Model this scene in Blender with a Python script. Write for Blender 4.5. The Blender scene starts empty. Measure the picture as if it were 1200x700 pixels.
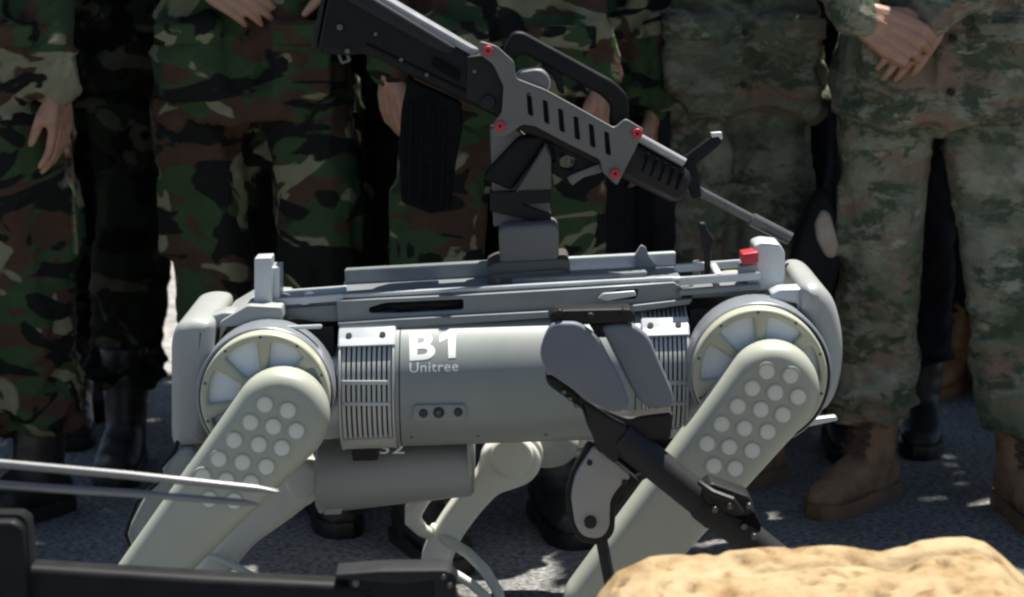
import bpy, bmesh, math, random
import numpy as np
from mathutils import Vector, Matrix

random.seed(7)
R = math.radians
S = bpy.context.scene
COL = S.collection

# ------------------------------------------------------------------ camera, sky, sun, exposure
F = 2569.0                                  # focal length in pixels of the 1200 px wide frame
PITCH = math.atan(463.0 / F)
CAMZ = 1.30
cam_d = bpy.data.cameras.new('camera')
cam = bpy.data.objects.new('camera', cam_d)
COL.objects.link(cam)
cam.location = (0, 0, CAMZ)
cam.rotation_euler = (R(90) - PITCH, 0, 0)
cam_d.sensor_width = 36.0
cam_d.lens = 36.0 * F / 1200.0
cam_d.clip_start = 0.05
cam_d.clip_end = 3000
cam_d.dof.use_dof = True
cam_d.dof.focus_distance = 3.72
cam_d.dof.aperture_fstop = 4.5
S.camera = cam

SUN_EL, SUN_AZ = 73.0, 32.0                 # azimuth from +Y (away from the camera) towards +X
W = bpy.data.worlds.new('World')
S.world = W
W.use_nodes = True
nt = W.node_tree
sky = nt.nodes.new('ShaderNodeTexSky')
sky.sky_type = 'NISHITA'
sky.sun_disc = False
sky.sun_elevation = R(SUN_EL)
sky.sun_rotation = R(SUN_AZ)
bg = nt.nodes['Background']
nt.links.new(sky.outputs[0], bg.inputs['Color'])
bg.inputs['Strength'].default_value = 0.05
sun_d = bpy.data.lights.new('sun', 'SUN')
sun = bpy.data.objects.new('sun', sun_d)
COL.objects.link(sun)
sun_d.energy = 5.0
sun_d.angle = R(0.5)
sun_d.color = (1.0, 0.95, 0.86)
sdir = Vector((math.sin(R(SUN_AZ)) * math.cos(R(SUN_EL)), math.cos(R(SUN_AZ)) * math.cos(R(SUN_EL)), math.sin(R(SUN_EL))))
sun.rotation_euler = (-sdir).to_track_quat('-Z', 'Y').to_euler()
sun.location = sdir * 20
S.view_settings.view_transform = 'Standard'
S.view_settings.look = 'None'
S.view_settings.gamma = 1.0
S.view_settings.exposure = 1.05
S.render.filter_size = 2.3
try:
    S.cycles.filter_width = 2.3
except Exception:
    pass

# ------------------------------------------------------------------ helpers
def at(px, py, Y):
    """world point seen at a pixel of the 1200x700 frame, at distance Y"""
    c, s = math.cos(PITCH), math.sin(PITCH)
    dx, up = px - 600.0, 350.0 - py
    d = Vector((dx, F * c + up * s, -F * s + up * c))
    return Vector((0, 0, CAMZ)) + d * (Y / d.y)

def ground(px, py):
    c, s = math.cos(PITCH), math.sin(PITCH)
    dx, up = px - 600.0, 350.0 - py
    d = Vector((dx, F * c + up * s, -F * s + up * c))
    return Vector((0, 0, CAMZ)) + d * (-CAMZ / d.z)

def ppm(p):
    """pixels per metre at a world point"""
    return F / (p.y * math.cos(PITCH) + (CAMZ - p.z) * math.sin(PITCH))

def thing(name, label, cat, loc=(0, 0, 0), group=None):
    o = bpy.data.objects.new(name, None)
    COL.objects.link(o)
    o.location = loc
    o.empty_display_size = 0.05
    o['label'] = label
    o['category'] = cat
    if group: o['group'] = group
    return o

def root_loc(p):
    v = Vector((0, 0, 0))
    while p is not None:
        v += Vector(p.location)
        p = p.parent
    return v

def smooth(me, ang=35):
    if len(me.polygons):
        me.shade_smooth()
        me.set_sharp_from_angle(angle=R(ang))

def link(name, me, mat, parent=None, ang=35, do_smooth=True):
    """links a mesh given in world coordinates, its origin at the middle of its own geometry"""
    n = len(me.vertices)
    co = np.empty(n * 3, np.float32)
    me.vertices.foreach_get('co', co)
    co = co.reshape(-1, 3)
    c = (co.min(0) + co.max(0)) / 2 if n else np.zeros(3)
    co -= c
    me.vertices.foreach_set('co', co.ravel())
    me.name = name
    me.update()
    if mat: 
        me.materials.clear()
        me.materials.append(mat)
    if do_smooth: smooth(me, ang)
    o = bpy.data.objects.new(name, me)
    COL.objects.link(o)
    if parent is not None:
        o.parent = parent
        o.location = Vector(c) - root_loc(parent)
    else:
        o.location = Vector(c)
    return o

def bm_link(name, bm, mat, parent=None, ang=35):
    bmesh.ops.recalc_face_normals(bm, faces=bm.faces)
    me = bpy.data.meshes.new(name)
    bm.to_mesh(me)
    bm.free()
    return link(name, me, mat, parent, ang)

def dup(o, loc_world, parent):
    c = o.copy()
    COL.objects.link(c)
    c.parent = parent
    c.location = Vector(loc_world) - root_loc(parent)
    return c

def rnd(pts, r, n=5):
    """round the corners of a polygon"""
    out = []
    N = len(pts)
    for i in range(N):
        p, a, b = Vector(pts[i]), Vector(pts[i - 1]), Vector(pts[(i + 1) % N])
        ra = min(r, (a - p).length * 0.45)
        rb = min(r, (b - p).length * 0.45)
        s, e = p + (a - p).normalized() * ra, p + (b - p).normalized() * rb
        for k in range(n + 1):
            t = k / n
            out.append(tuple(s * (1 - t) ** 2 + p * 2 * t * (1 - t) + e * t * t))
    return out

def circ(cx, cy, r, n=24, a0=0, ry=None):
    ry = ry or r
    return [(cx + r * math.cos(a0 + 2 * math.pi * k / n), cy + ry * math.sin(a0 + 2 * math.pi * k / n)) for k in range(n)]

def stadium(a, ra, b, rb, n=16):
    """outline round two circles"""
    a, b = Vector(a), Vector(b)
    d = b - a
    L = d.length
    ang = math.atan2(d.y, d.x)
    off = math.acos(max(-1, min(1, (ra - rb) / L)))
    out = []
    for k in range(n + 1):
        t = ang + off + (2 * math.pi - 2 * off) * k / n
        out.append((a.x + ra * math.cos(t), a.y + ra * math.sin(t)))
    for k in range(n + 1):
        t = ang - off + 2 * off * k / n
        out.append((b.x + rb * math.cos(t), b.y + rb * math.sin(t)))
    return out

def plate_mesh(outer, holes, Y, th, bev):
    """prism: outline given in frame pixels at distance Y, front face at Y, going th away from the camera"""
    cu = bpy.data.curves.new('outline', 'CURVE')
    cu.dimensions = '2D'
    cu.fill_mode = 'BOTH'
    bev = min(bev, th * 0.45)
    cu.extrude = th / 2 - bev
    cu.bevel_depth = bev
    cu.bevel_resolution = 2 if bev < 0.012 else 5
    cu.offset = -bev
    for loop in [outer] + list(holes):
        sp = cu.splines.new('POLY')
        sp.points.add(len(loop) - 1)
        for p, q in zip(sp.points, loop):
            v = at(q[0], q[1], Y)
            p.co = (v.x, v.z, 0, 1)
        sp.use_cyclic_u = True
    ob = bpy.data.objects.new('outline', cu)
    COL.objects.link(ob)
    dg = bpy.context.evaluated_depsgraph_get()
    me = bpy.data.meshes.new_from_object(ob.evaluated_get(dg))
    bpy.data.objects.remove(ob)
    bpy.data.curves.remove(cu)
    n = len(me.vertices)
    co = np.empty(n * 3, np.float32)
    me.vertices.foreach_get('co', co)
    co = co.reshape(-1, 3)
    w = np.stack([co[:, 0], Y + th / 2 - co[:, 2], co[:, 1]], 1).astype(np.float32)
    me.vertices.foreach_set('co', w.ravel())
    bm = bmesh.new()
    bm.from_mesh(me)
    bmesh.ops.remove_doubles(bm, verts=bm.verts, dist=1e-5)
    bmesh.ops.recalc_face_normals(bm, faces=bm.faces)
    bm.to_mesh(me)
    bm.free()
    return me

def plate(name, outer, Y, th, mat, parent, holes=(), bev=0.002, ang=35):
    return link(name, plate_mesh(outer, holes, Y, th, bev), mat, parent, ang)

def loft(bm, rings, cap=True):
    vs = [[bm.verts.new(p) for p in r] for r in rings]
    n = len(vs[0])
    for a, b in zip(vs[:-1], vs[1:]):
        for i in range(n):
            bm.faces.new((a[i], a[(i + 1) % n], b[(i + 1) % n], b[i]))
    if cap:
        bm.faces.new(vs[0][::-1])
        bm.faces.new(vs[-1])

def tube(bm, pts, radii, n=12, flat=None, caps=True):
    """round-ended tube along points; flat = (direction, factor) squashes its section"""
    pts = [Vector(p) for p in pts]
    if not hasattr(radii, '__len__'): radii = [radii] * len(pts)
    P, Q = list(pts), list(radii)
    if caps:
        d0, d1 = (P[1] - P[0]).normalized(), (P[-1] - P[-2]).normalized()
        r0, r1 = Q[0], Q[-1]
        P = [P[0] - d0 * r0 * 0.92, P[0] - d0 * r0 * 0.6] + P + [P[-1] + d1 * r1 * 0.6, P[-1] + d1 * r1 * 0.92]
        Q = [r0 * 0.38, r0 * 0.8] + Q + [r1 * 0.8, r1 * 0.38]
    up = None
    rings = []
    for i, p in enumerate(P):
        d = (P[min(i + 1, len(P) - 1)] - P[max(i - 1, 0)]).normalized()
        if up is None:
            up = Vector((0, 0, 1)) if abs(d.z) < 0.9 else Vector((0, 1, 0))
        u = (up - d * up.dot(d)).normalized()
        v = d.cross(u)
        up = u
        ring = []
        for k in range(n):
            a = 2 * math.pi * k / n
            off = u * math.cos(a) * Q[i] + v * math.sin(a) * Q[i]
            if flat:
                f = Vector(flat[0]).normalized()
                off -= f * off.dot(f) * (1 - flat[1])
            ring.append(p + off)
        rings.append(ring)
    loft(bm, rings)

def rod(name, pts, radii, mat, parent, n=14, caps=False):
    bm = bmesh.new()
    tube(bm, pts, radii, n, caps=caps)
    return bm_link(name, bm, mat, parent)

def box(bm, c, s, rz=0.0, bev=0.0):
    m = Matrix.Translation(c) @ Matrix.Rotation(rz, 4, 'Z') @ Matrix.Diagonal((s[0], s[1], s[2], 1))
    g = bmesh.ops.create_cube(bm, size=1, matrix=m)
    if bev:
        es = list({e for v in g['verts'] for e in v.link_edges})
        bmesh.ops.bevel(bm, geom=es, offset=bev, segments=2, affect='EDGES', profile=0.5)

def disc(name, px, py, r_px, Y, th, mat, parent, n=28, bev=0.002):
    return plate(name, circ(px, py, r_px, n), Y, th, mat, parent, bev=bev)

# numpy value noise
def vnoise(p, seed=0):
    p = np.asarray(p, np.float64) + seed * 17.31
    i = np.floor(p).astype(np.int64)
    f = p - i
    f = f * f * (3 - 2 * f)
    def h(ix, iy, iz):
        n = (ix * 374761393 + iy * 668265263 + iz * 2147483647) & 0xffffffff
        n = ((n ^ (n >> 13)) * 1274126177) & 0xffffffff
        return ((n ^ (n >> 16)) & 0xffff) / 32767.5 - 1.0
    r = 0
    for a in (0, 1):
        for b in (0, 1):
            for c in (0, 1):
                w = (f[:, 0] if a else 1 - f[:, 0]) * (f[:, 1] if b else 1 - f[:, 1]) * (f[:, 2] if c else 1 - f[:, 2])
                r = r + w * h(i[:, 0] + a, i[:, 1] + b, i[:, 2] + c)
    return r

def remesh(bm, voxel, smooth_it=3, disp=None):
    """joins the pieces of a bmesh into one skin, smooths it and pushes it along its normals"""
    bmesh.ops.recalc_face_normals(bm, faces=bm.faces)
    me = bpy.data.meshes.new('tmp')
    bm.to_mesh(me)
    bm.free()
    ob = bpy.data.objects.new('tmp', me)
    COL.objects.link(ob)
    m = ob.modifiers.new('r', 'REMESH')
    m.mode = 'VOXEL'
    m.voxel_size = voxel
    m.adaptivity = 0
    if smooth_it:
        s = ob.modifiers.new('s', 'SMOOTH')
        s.factor = 0.5
        s.iterations = smooth_it
    dg = bpy.context.evaluated_depsgraph_get()
    out = bpy.data.meshes.new_from_object(ob.evaluated_get(dg))
    bpy.data.objects.remove(ob)
    bpy.data.meshes.remove(me)
    if disp:
        n = len(out.vertices)
        co = np.empty(n * 3, np.float32); out.vertices.foreach_get('co', co); co = co.reshape(-1, 3)
        no = np.empty(n * 3, np.float32); out.vertex_normals.foreach_get('vector', no); no = no.reshape(-1, 3)
        co = co + no * disp(co)[:, None]
        out.vertices.foreach_set('co', co.astype(np.float32).ravel())
        out.update()
    return out

# ------------------------------------------------------------------ materials
def mat(name, col, rough=0.5, metal=0.0, vary=0.12, scale=12.0, bump=0.0, bscale=200.0, spec=0.5, dirt=0.0):
    m = bpy.data.materials.new(name)
    m.use_nodes = True
    t = m.node_tree
    b = t.nodes['Principled BSDF']
    b.inputs['Roughness'].default_value = rough
    b.inputs['Metallic'].default_value = metal
    b.inputs['Specular IOR Level'].default_value = spec
    tc = t.nodes.new('ShaderNodeTexCoord')
    n = t.nodes.new('ShaderNodeTexNoise')
    n.inputs['Scale'].default_value = scale
    n.inputs['Detail'].default_value = 5
    t.links.new(tc.outputs['Object'], n.inputs['Vector'])
    r = t.nodes.new('ShaderNodeValToRGB')
    lo = tuple(c * (1 - vary) for c in col) + (1,)
    hi = tuple(min(1, c * (1 + vary)) for c in col) + (1,)
    r.color_ramp.elements[0].color = lo
    r.color_ramp.elements[1].color = hi
    r.color_ramp.elements[0].position = 0.3
    r.color_ramp.elements[1].position = 0.7
    t.links.new(n.outputs['Fac'], r.inputs['Fac'])
    src = r.outputs['Color']
    if dirt:
        n2 = t.nodes.new('ShaderNodeTexNoise')
        n2.inputs['Scale'].default_value = 5
        n2.inputs['Detail'].default_value = 8
        n2.inputs['Roughness'].default_value = 0.7
        t.links.new(tc.outputs['Object'], n2.inputs['Vector'])
        rr = t.nodes.new('ShaderNodeValToRGB')
        rr.color_ramp.elements[0].position = 0.52
        rr.color_ramp.elements[1].position = 0.75
        rr.color_ramp.elements[0].color = (0, 0, 0, 1)
        rr.color_ramp.elements[1].color = (dirt, dirt, dirt, 1)
        t.links.new(n2.outputs['Fac'], rr.inputs['Fac'])
        mx = t.nodes.new('ShaderNodeMixRGB')
        mx.inputs[2].default_value = (0.2, 0.17, 0.13, 1)
        t.links.new(rr.outputs['Color'], mx.inputs[0])
        t.links.new(src, mx.inputs[1])
        src = mx.outputs['Color']
    t.links.new(src, b.inputs['Base Color'])
    mr = t.nodes.new('ShaderNodeMapRange')
    mr.inputs['To Min'].default_value = max(0.05, rough - 0.08)
    mr.inputs['To Max'].default_value = min(1, rough + 0.1)
    t.links.new(n.outputs['Fac'], mr.inputs['Value'])
    t.links.new(mr.outputs[0], b.inputs['Roughness'])
    if bump:
        nb = t.nodes.new('ShaderNodeTexNoise')
        nb.inputs['Scale'].default_value = bscale
        nb.inputs['Detail'].default_value = 4
        t.links.new(tc.outputs['Object'], nb.inputs['Vector'])
        bp = t.nodes.new('ShaderNodeBump')
        bp.inputs['Strength'].default_value = bump
        bp.inputs['Distance'].default_value = 0.002
        t.links.new(nb.outputs['Fac'], bp.inputs['Height'])
        t.links.new(bp.outputs['Normal'], b.inputs['Normal'])
    return m

def camo_woodland(name, k=1.0, seed=0.0):
    m = bpy.data.materials.new(name)
    m.use_nodes = True
    t = m.node_tree
    b = t.nodes['Principled BSDF']
    b.inputs['Roughness'].default_value = 0.9
    b.inputs['Specular IOR Level'].default_value = 0.15
    tc = t.nodes.new('ShaderNodeTexCoord')
    oi = t.nodes.new('ShaderNodeObjectInfo')
    mp = t.nodes.new('ShaderNodeMapping')
    mp.inputs['Scale'].default_value = (0.75, 0.75, 1.25)
    t.links.new(tc.outputs['Object'], mp.inputs['Vector'])
    off = t.nodes.new('ShaderNodeVectorMath'); off.operation = 'MULTIPLY_ADD'
    comb = t.nodes.new('ShaderNodeCombineXYZ')
    for i in range(3): t.links.new(oi.outputs['Random'], comb.inputs[i])
    t.links.new(comb.outputs[0], off.inputs[0])
    off.inputs[1].default_value = (13, 27, 41)
    t.links.new(mp.outputs[0], off.inputs[2])
    def layer(prev, col, scale, lo, s, dist=1.2):
        ad = t.nodes.new('ShaderNodeVectorMath'); ad.operation = 'ADD'
        ad.inputs[1].default_value = (s, s * 1.7 + seed, s * 0.6)
        t.links.new(off.outputs[0], ad.inputs[0])
        n = t.nodes.new('ShaderNodeTexNoise')
        n.inputs['Scale'].default_value = scale
        n.inputs['Detail'].default_value = 2.5
        n.inputs['Roughness'].default_value = 0.45
        n.inputs['Distortion'].default_value = dist
        t.links.new(ad.outputs[0], n.inputs['Vector'])
        r = t.nodes.new('ShaderNodeValToRGB')
        r.color_ramp.elements[0].position = lo - 0.008
        r.color_ramp.elements[1].position = lo + 0.008
        t.links.new(n.outputs['Fac'], r.inputs['Fac'])
        mx = t.nodes.new('ShaderNodeMixRGB')
        t.links.new(r.outputs['Color'], mx.inputs[0])
        if isinstance(prev, tuple): mx.inputs[1].default_value = prev
        else: t.links.new(prev, mx.inputs[1])
        mx.inputs[2].default_value = col
        return mx.outputs['Color']
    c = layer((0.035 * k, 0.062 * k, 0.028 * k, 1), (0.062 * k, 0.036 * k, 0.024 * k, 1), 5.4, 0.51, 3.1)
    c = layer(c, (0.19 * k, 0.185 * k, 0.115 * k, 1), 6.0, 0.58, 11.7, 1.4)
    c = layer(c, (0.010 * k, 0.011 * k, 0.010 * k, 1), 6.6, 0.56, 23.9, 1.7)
    # weave and wear
    n = t.nodes.new('ShaderNodeTexNoise'); n.inputs['Scale'].default_value = 25; n.inputs['Detail'].default_value = 6
    t.links.new(tc.outputs['Object'], n.inputs['Vector'])
    mr = t.nodes.new('ShaderNodeMapRange'); mr.inputs['To Min'].default_value = 0.75; mr.inputs['To Max'].default_value = 1.25
    t.links.new(n.outputs['Fac'], mr.inputs['Value'])
    mu = t.nodes.new('ShaderNodeVectorMath'); mu.operation = 'SCALE'
    t.links.new(c, mu.inputs[0]); t.links.new(mr.outputs[0], mu.inputs['Scale'])
    t.links.new(mu.outputs[0], b.inputs['Base Color'])
    nb = t.nodes.new('ShaderNodeTexNoise'); nb.inputs['Scale'].default_value = 28; nb.inputs['Detail'].default_value = 7; nb.inputs['Roughness'].default_value = 0.6; nb.inputs['Distortion'].default_value = 0.8
    t.links.new(tc.outputs['Object'], nb.inputs['Vector'])
    bp = t.nodes.new('ShaderNodeBump'); bp.inputs['Strength'].default_value = 0.7; bp.inputs['Distance'].default_value = 0.010
    t.links.new(nb.outputs['Fac'], bp.inputs['Height']); t.links.new(bp.outputs['Normal'], b.inputs['Normal'])
    return m

def camo_mottled(name, k=1.0):
    m = bpy.data.materials.new(name)
    m.use_nodes = True
    t = m.node_tree
    b = t.nodes['Principled BSDF']
    b.inputs['Roughness'].default_value = 0.9
    b.inputs['Specular IOR Level'].default_value = 0.15
    tc = t.nodes.new('ShaderNodeTexCoord')
    oi = t.nodes.new('ShaderNodeObjectInfo')
    comb = t.nodes.new('ShaderNodeCombineXYZ')
    for i in range(3): t.links.new(oi.outputs['Random'], comb.inputs[i])
    mp = t.nodes.new('ShaderNodeMapping')
    mp.inputs['Scale'].default_value = (0.7, 0.7, 1.3)
    t.links.new(tc.outputs['Object'], mp.inputs['Vector'])
    off = t.nodes.new('ShaderNodeVectorMath'); off.operation = 'MULTIPLY_ADD'
    t.links.new(comb.outputs[0], off.inputs[0]); off.inputs[1].default_value = (9, 31, 17)
    t.links.new(mp.outputs[0], off.inputs[2])
    def layer(prev, col, scale, lo, s, soft):
        ad = t.nodes.new('ShaderNodeVectorMath'); ad.operation = 'ADD'
        ad.inputs[1].default_value = (s, s * 1.7, s * 0.6)
        t.links.new(off.outputs[0], ad.inputs[0])
        n = t.nodes.new('ShaderNodeTexNoise')
        n.inputs['Scale'].default_value = scale
        n.inputs['Detail'].default_value = 6
        n.inputs['Roughness'].default_value = 0.72
        n.inputs['Distortion'].default_value = 0.25
        t.links.new(ad.outputs[0], n.inputs['Vector'])
        r = t.nodes.new('ShaderNodeValToRGB')
        r.color_ramp.elements[0].position = lo - soft
        r.color_ramp.elements[1].position = lo + soft
        t.links.new(n.outputs['Fac'], r.inputs['Fac'])
        mx = t.nodes.new('ShaderNodeMixRGB')
        t.links.new(r.outputs['Color'], mx.inputs[0])
        if isinstance(prev, tuple): mx.inputs[1].default_value = prev
        else: t.links.new(prev, mx.inputs[1])
        mx.inputs[2].default_value = col
        return mx.outputs['Color']
    c = layer((0.070 * k, 0.081 * k, 0.055 * k, 1), (0.130 * k, 0.130 * k, 0.098 * k, 1), 6.5, 0.50, 1.3, 0.05)
    c = layer(c, (0.115 * k, 0.082 * k, 0.062 * k, 1), 7, 0.55, 5.9, 0.03)
    c = layer(c, (0.036 * k, 0.046 * k, 0.030 * k, 1), 10, 0.54, 9.3, 0.03)
    c = layer(c, (0.165 * k, 0.160 * k, 0.125 * k, 1), 12, 0.59, 14.1, 0.03)
    t.links.new(c, b.inputs['Base Color'])
    nb = t.nodes.new('ShaderNodeTexNoise'); nb.inputs['Scale'].default_value = 28; nb.inputs['Detail'].default_value = 7; nb.inputs['Roughness'].default_value = 0.6; nb.inputs['Distortion'].default_value = 0.8
    t.links.new(tc.outputs['Object'], nb.inputs['Vector'])
    bp = t.nodes.new('ShaderNodeBump'); bp.inputs['Strength'].default_value = 0.7; bp.inputs['Distance'].default_value = 0.010
    t.links.new(nb.outputs['Fac'], bp.inputs['Height']); t.links.new(bp.outputs['Normal'], b.inputs['Normal'])
    return m

M = {}
M['shell'] = mat('grey_painted_shell', (0.240, 0.262, 0.253), 0.42, 0.0, 0.07, 9, 0.05, 400, dirt=0.25)
M['deck'] = mat('grey_anodised_deck', (0.20, 0.22, 0.23), 0.36, 0.2, 0.10, 14, 0.05, 300, dirt=0.12)
M['cream'] = mat('cream_grey_plastic', (0.345, 0.362, 0.305), 0.42, 0.0, 0.05, 8, 0.06, 350, dirt=0.12)
M['ring'] = mat('cream_ring_plastic', (0.39, 0.40, 0.305), 0.4, 0.0, 0.05, 8, dirt=0.12)
M['motor'] = mat('blue_grey_motor', (0.22, 0.24, 0.265), 0.35, 0.2, 0.08, 12)
M['pale'] = mat('pale_blue_grey_plate', (0.74, 0.79, 0.84), 0.35, 0.0, 0.08, 10)
M['palemetal'] = mat('bright_cast_metal', (0.50, 0.535, 0.56), 0.35, 0.25, 0.1, 14)
M['bumper'] = mat('grey_bumper', (0.30, 0.315, 0.31), 0.4, 0.0, 0.06, 6, dirt=0.12)
M['vent'] = mat('vent_fin_grey', (0.46, 0.475, 0.46), 0.45, 0.1, 0.1, 20)
M['dark'] = mat('black_plastic', (0.010, 0.010, 0.011), 0.5, 0.0, 0.3, 15, 0.1, 250, spec=0.25)
M['gun'] = mat('black_gun_polymer', (0.010, 0.0105, 0.012), 0.52, 0.0, 0.3, 25, 0.1, 300, spec=0.15)
M['gunmetal'] = mat('gun_steel', (0.09, 0.095, 0.10), 0.3, 0.8, 0.2, 30)
M['mount'] = mat('grey_mount_plate', (0.125, 0.124, 0.12), 0.5, 0.1, 0.08, 12, 0.05, 300)
M['mountbase'] = mat('taupe_mount_base', (0.085, 0.081, 0.075), 0.45, 0.2, 0.1, 12)
M['red'] = mat('red_anodised', (0.42, 0.03, 0.045), 0.4, 0.2, 0.1, 20)
M['white'] = mat('white_lettering', (0.84, 0.86, 0.86), 0.5, 0.0, 0.04, 20)
M['far_leg'] = mat('pale_grey_leg_plastic', (0.62, 0.63, 0.58), 0.42, 0.0, 0.06, 8, dirt=0.1)
M['mag'] = mat('black_magazine', (0.004, 0.0045, 0.005), 0.7, 0.0, 0.3, 15, spec=0.08)
M['steel'] = mat('sunlit_bright_steel', (0.30, 0.31, 0.33), 0.34, 0.2, 0.15, 30)  # lightened so the rifle top carries its sunlit strip in the colour
M['barrel'] = mat('barrel_steel', (0.10, 0.10, 0.105), 0.28, 0.3, 0.15, 30)
M['glass'] = mat('dark_lens', (0.012, 0.014, 0.016), 0.12, 0.0, 0.1, 20)
M['stand'] = mat('slate_grey_plastic', (0.125, 0.142, 0.172), 0.6, 0.0, 0.08, 14, 0.1, 300)
M['stand_lt'] = mat('grey_flat_arm', (0.27, 0.275, 0.265), 0.5, 0.1, 0.08, 14)
M['stand_dk'] = mat('charcoal_tube', (0.016, 0.017, 0.019), 0.55, 0.0, 0.2, 20, 0.1, 300, spec=0.25)
M['rod'] = mat('grey_steel_rod', (0.20, 0.205, 0.21), 0.4, 0.6, 0.1, 14)
M['cable'] = mat('white_hose', (0.50, 0.51, 0.46), 0.5, 0.0, 0.1, 30)
M['skin'] = mat('skin', (0.36, 0.20, 0.135), 0.5, 0.0, 0.12, 40, 0.5, 160)
M['skin_dark'] = mat('tanned_skin', (0.32, 0.17, 0.11), 0.5, 0.0, 0.22, 55, 0.5, 160)
M['black_cloth'] = mat('black_cloth', (0.014, 0.014, 0.016), 0.9, 0.0, 0.3, 12, 0.4, 80, spec=0.15)
M['dark_cloth'] = mat('dark_cloth', (0.022, 0.024, 0.021), 0.9, 0.0, 0.3, 12, 0.4, 80, spec=0.15)
M['boot_brown'] = mat('brown_suede_boot', (0.215, 0.130, 0.078), 0.85, 0.0, 0.35, 22, 0.8, 110, spec=0.25, dirt=0.35)
M['sole_brown'] = mat('brown_rubber_sole', (0.15, 0.09, 0.05), 0.8, 0.0, 0.2, 20)
M['boot_black'] = mat('black_leather_boot', (0.014, 0.013, 0.013), 0.45, 0.0, 0.2, 14, 0.3, 150)
M['shoe_tan'] = mat('tan_leather_shoe', (0.34, 0.17, 0.07), 0.45, 0.0, 0.2, 14, 0.3, 150)
M['lace'] = mat('lace_cord', (0.06, 0.038, 0.025), 0.9, 0.0, 0.2, 30)
M['hair'] = mat('black_hair', (0.012, 0.010, 0.009), 0.6, 0.0, 0.2, 30)
M['wood_a'] = camo_woodland('woodland_camouflage', 0.98, 0.0)
M['wood_shaded'] = camo_woodland('shaded_woodland_camouflage', 0.34, 4.0)  # darker copy of the woodland colours, with the soldier's shade painted in
M['mott'] = camo_mottled('mottled_green_camouflage', 1.75)
M['mott_dk'] = camo_mottled('darker_mottled_camouflage', 1.3)

# ------------------------------------------------------------------ ground
def asphalt():
    m = bpy.data.materials.new('asphalt')
    m.use_nodes = True
    t = m.node_tree
    b = t.nodes['Principled BSDF']
    b.inputs['Roughness'].default_value = 0.9
    b.inputs['Specular IOR Level'].default_value = 0.25
    tc = t.nodes.new('ShaderNodeTexCoord')
    n1 = t.nodes.new('ShaderNodeTexNoise'); n1.inputs['Scale'].default_value = 75; n1.inputs['Detail'].default_value = 4; n1.inputs['Roughness'].default_value = 0.7
    n2 = t.nodes.new('ShaderNodeTexNoise'); n2.inputs['Scale'].default_value = 2.2; n2.inputs['Detail'].default_value = 7; n2.inputs['Roughness'].default_value = 0.65
    v = t.nodes.new('ShaderNodeTexVoronoi'); v.inputs['Scale'].default_value = 95
    for n in (n1, n2, v): t.links.new(tc.outputs['Object'], n.inputs['Vector'])
    r1 = t.nodes.new('ShaderNodeValToRGB')
    e = r1.color_ramp.elements
    e[0].position = 0.36; e[0].color = (0.052, 0.053, 0.053, 1)
    e[1].position = 0.66; e[1].color = (0.26, 0.258, 0.25, 1)
    t.links.new(n1.outputs['Fac'], r1.inputs['Fac'])
    mr = t.nodes.new('ShaderNodeMapRange'); mr.inputs['From Min'].default_value = 0.3; mr.inputs['From Max'].default_value = 0.7
    mr.inputs['To Min'].default_value = 0.6; mr.inputs['To Max'].default_value = 1.45
    t.links.new(n2.outputs['Fac'], mr.inputs['Value'])
    s = t.nodes.new('ShaderNodeVectorMath'); s.operation = 'SCALE'
    t.links.new(r1.outputs['Color'], s.inputs[0]); t.links.new(mr.outputs[0], s.inputs['Scale'])
    t.links.new(s.outputs[0], b.inputs['Base Color'])
    bp = t.nodes.new('ShaderNodeBump'); bp.inputs['Strength'].default_value = 0.7; bp.inputs['Distance'].default_value = 0.004
    t.links.new(v.outputs['Distance'], bp.inputs['Height'])
    bp2 = t.nodes.new('ShaderNodeBump'); bp2.inputs['Strength'].default_value = 0.5; bp2.inputs['Distance'].default_value = 0.006
    t.links.new(n1.outputs['Fac'], bp2.inputs['Height']); t.links.new(bp.outputs['Normal'], bp2.inputs['Normal'])
    t.links.new(bp2.outputs['Normal'], b.inputs['Normal'])
    return m
bm = bmesh.new()
bmesh.ops.create_grid(bm, x_segments=4, y_segments=4, size=600)
g = bm_link('ground', bm, asphalt())
g['kind'] = 'structure'

pave = mat('sunlit_pale_paving', (0.22, 0.215, 0.205), 0.85, 0, 0.6, 22, 0.8, 40)  # far paving, paler than the asphalt to make the ground there look sunlit
bm = bmesh.new()
vs = [bm.verts.new(p) for p in ((-40, 5.98, 0.004), (40, 5.98, 0.004), (40, 60, 0.004), (-40, 60, 0.004))]
bm.faces.new(vs)
g = bm_link('pavement', bm, pave)
g['kind'] = 'structure'

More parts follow.
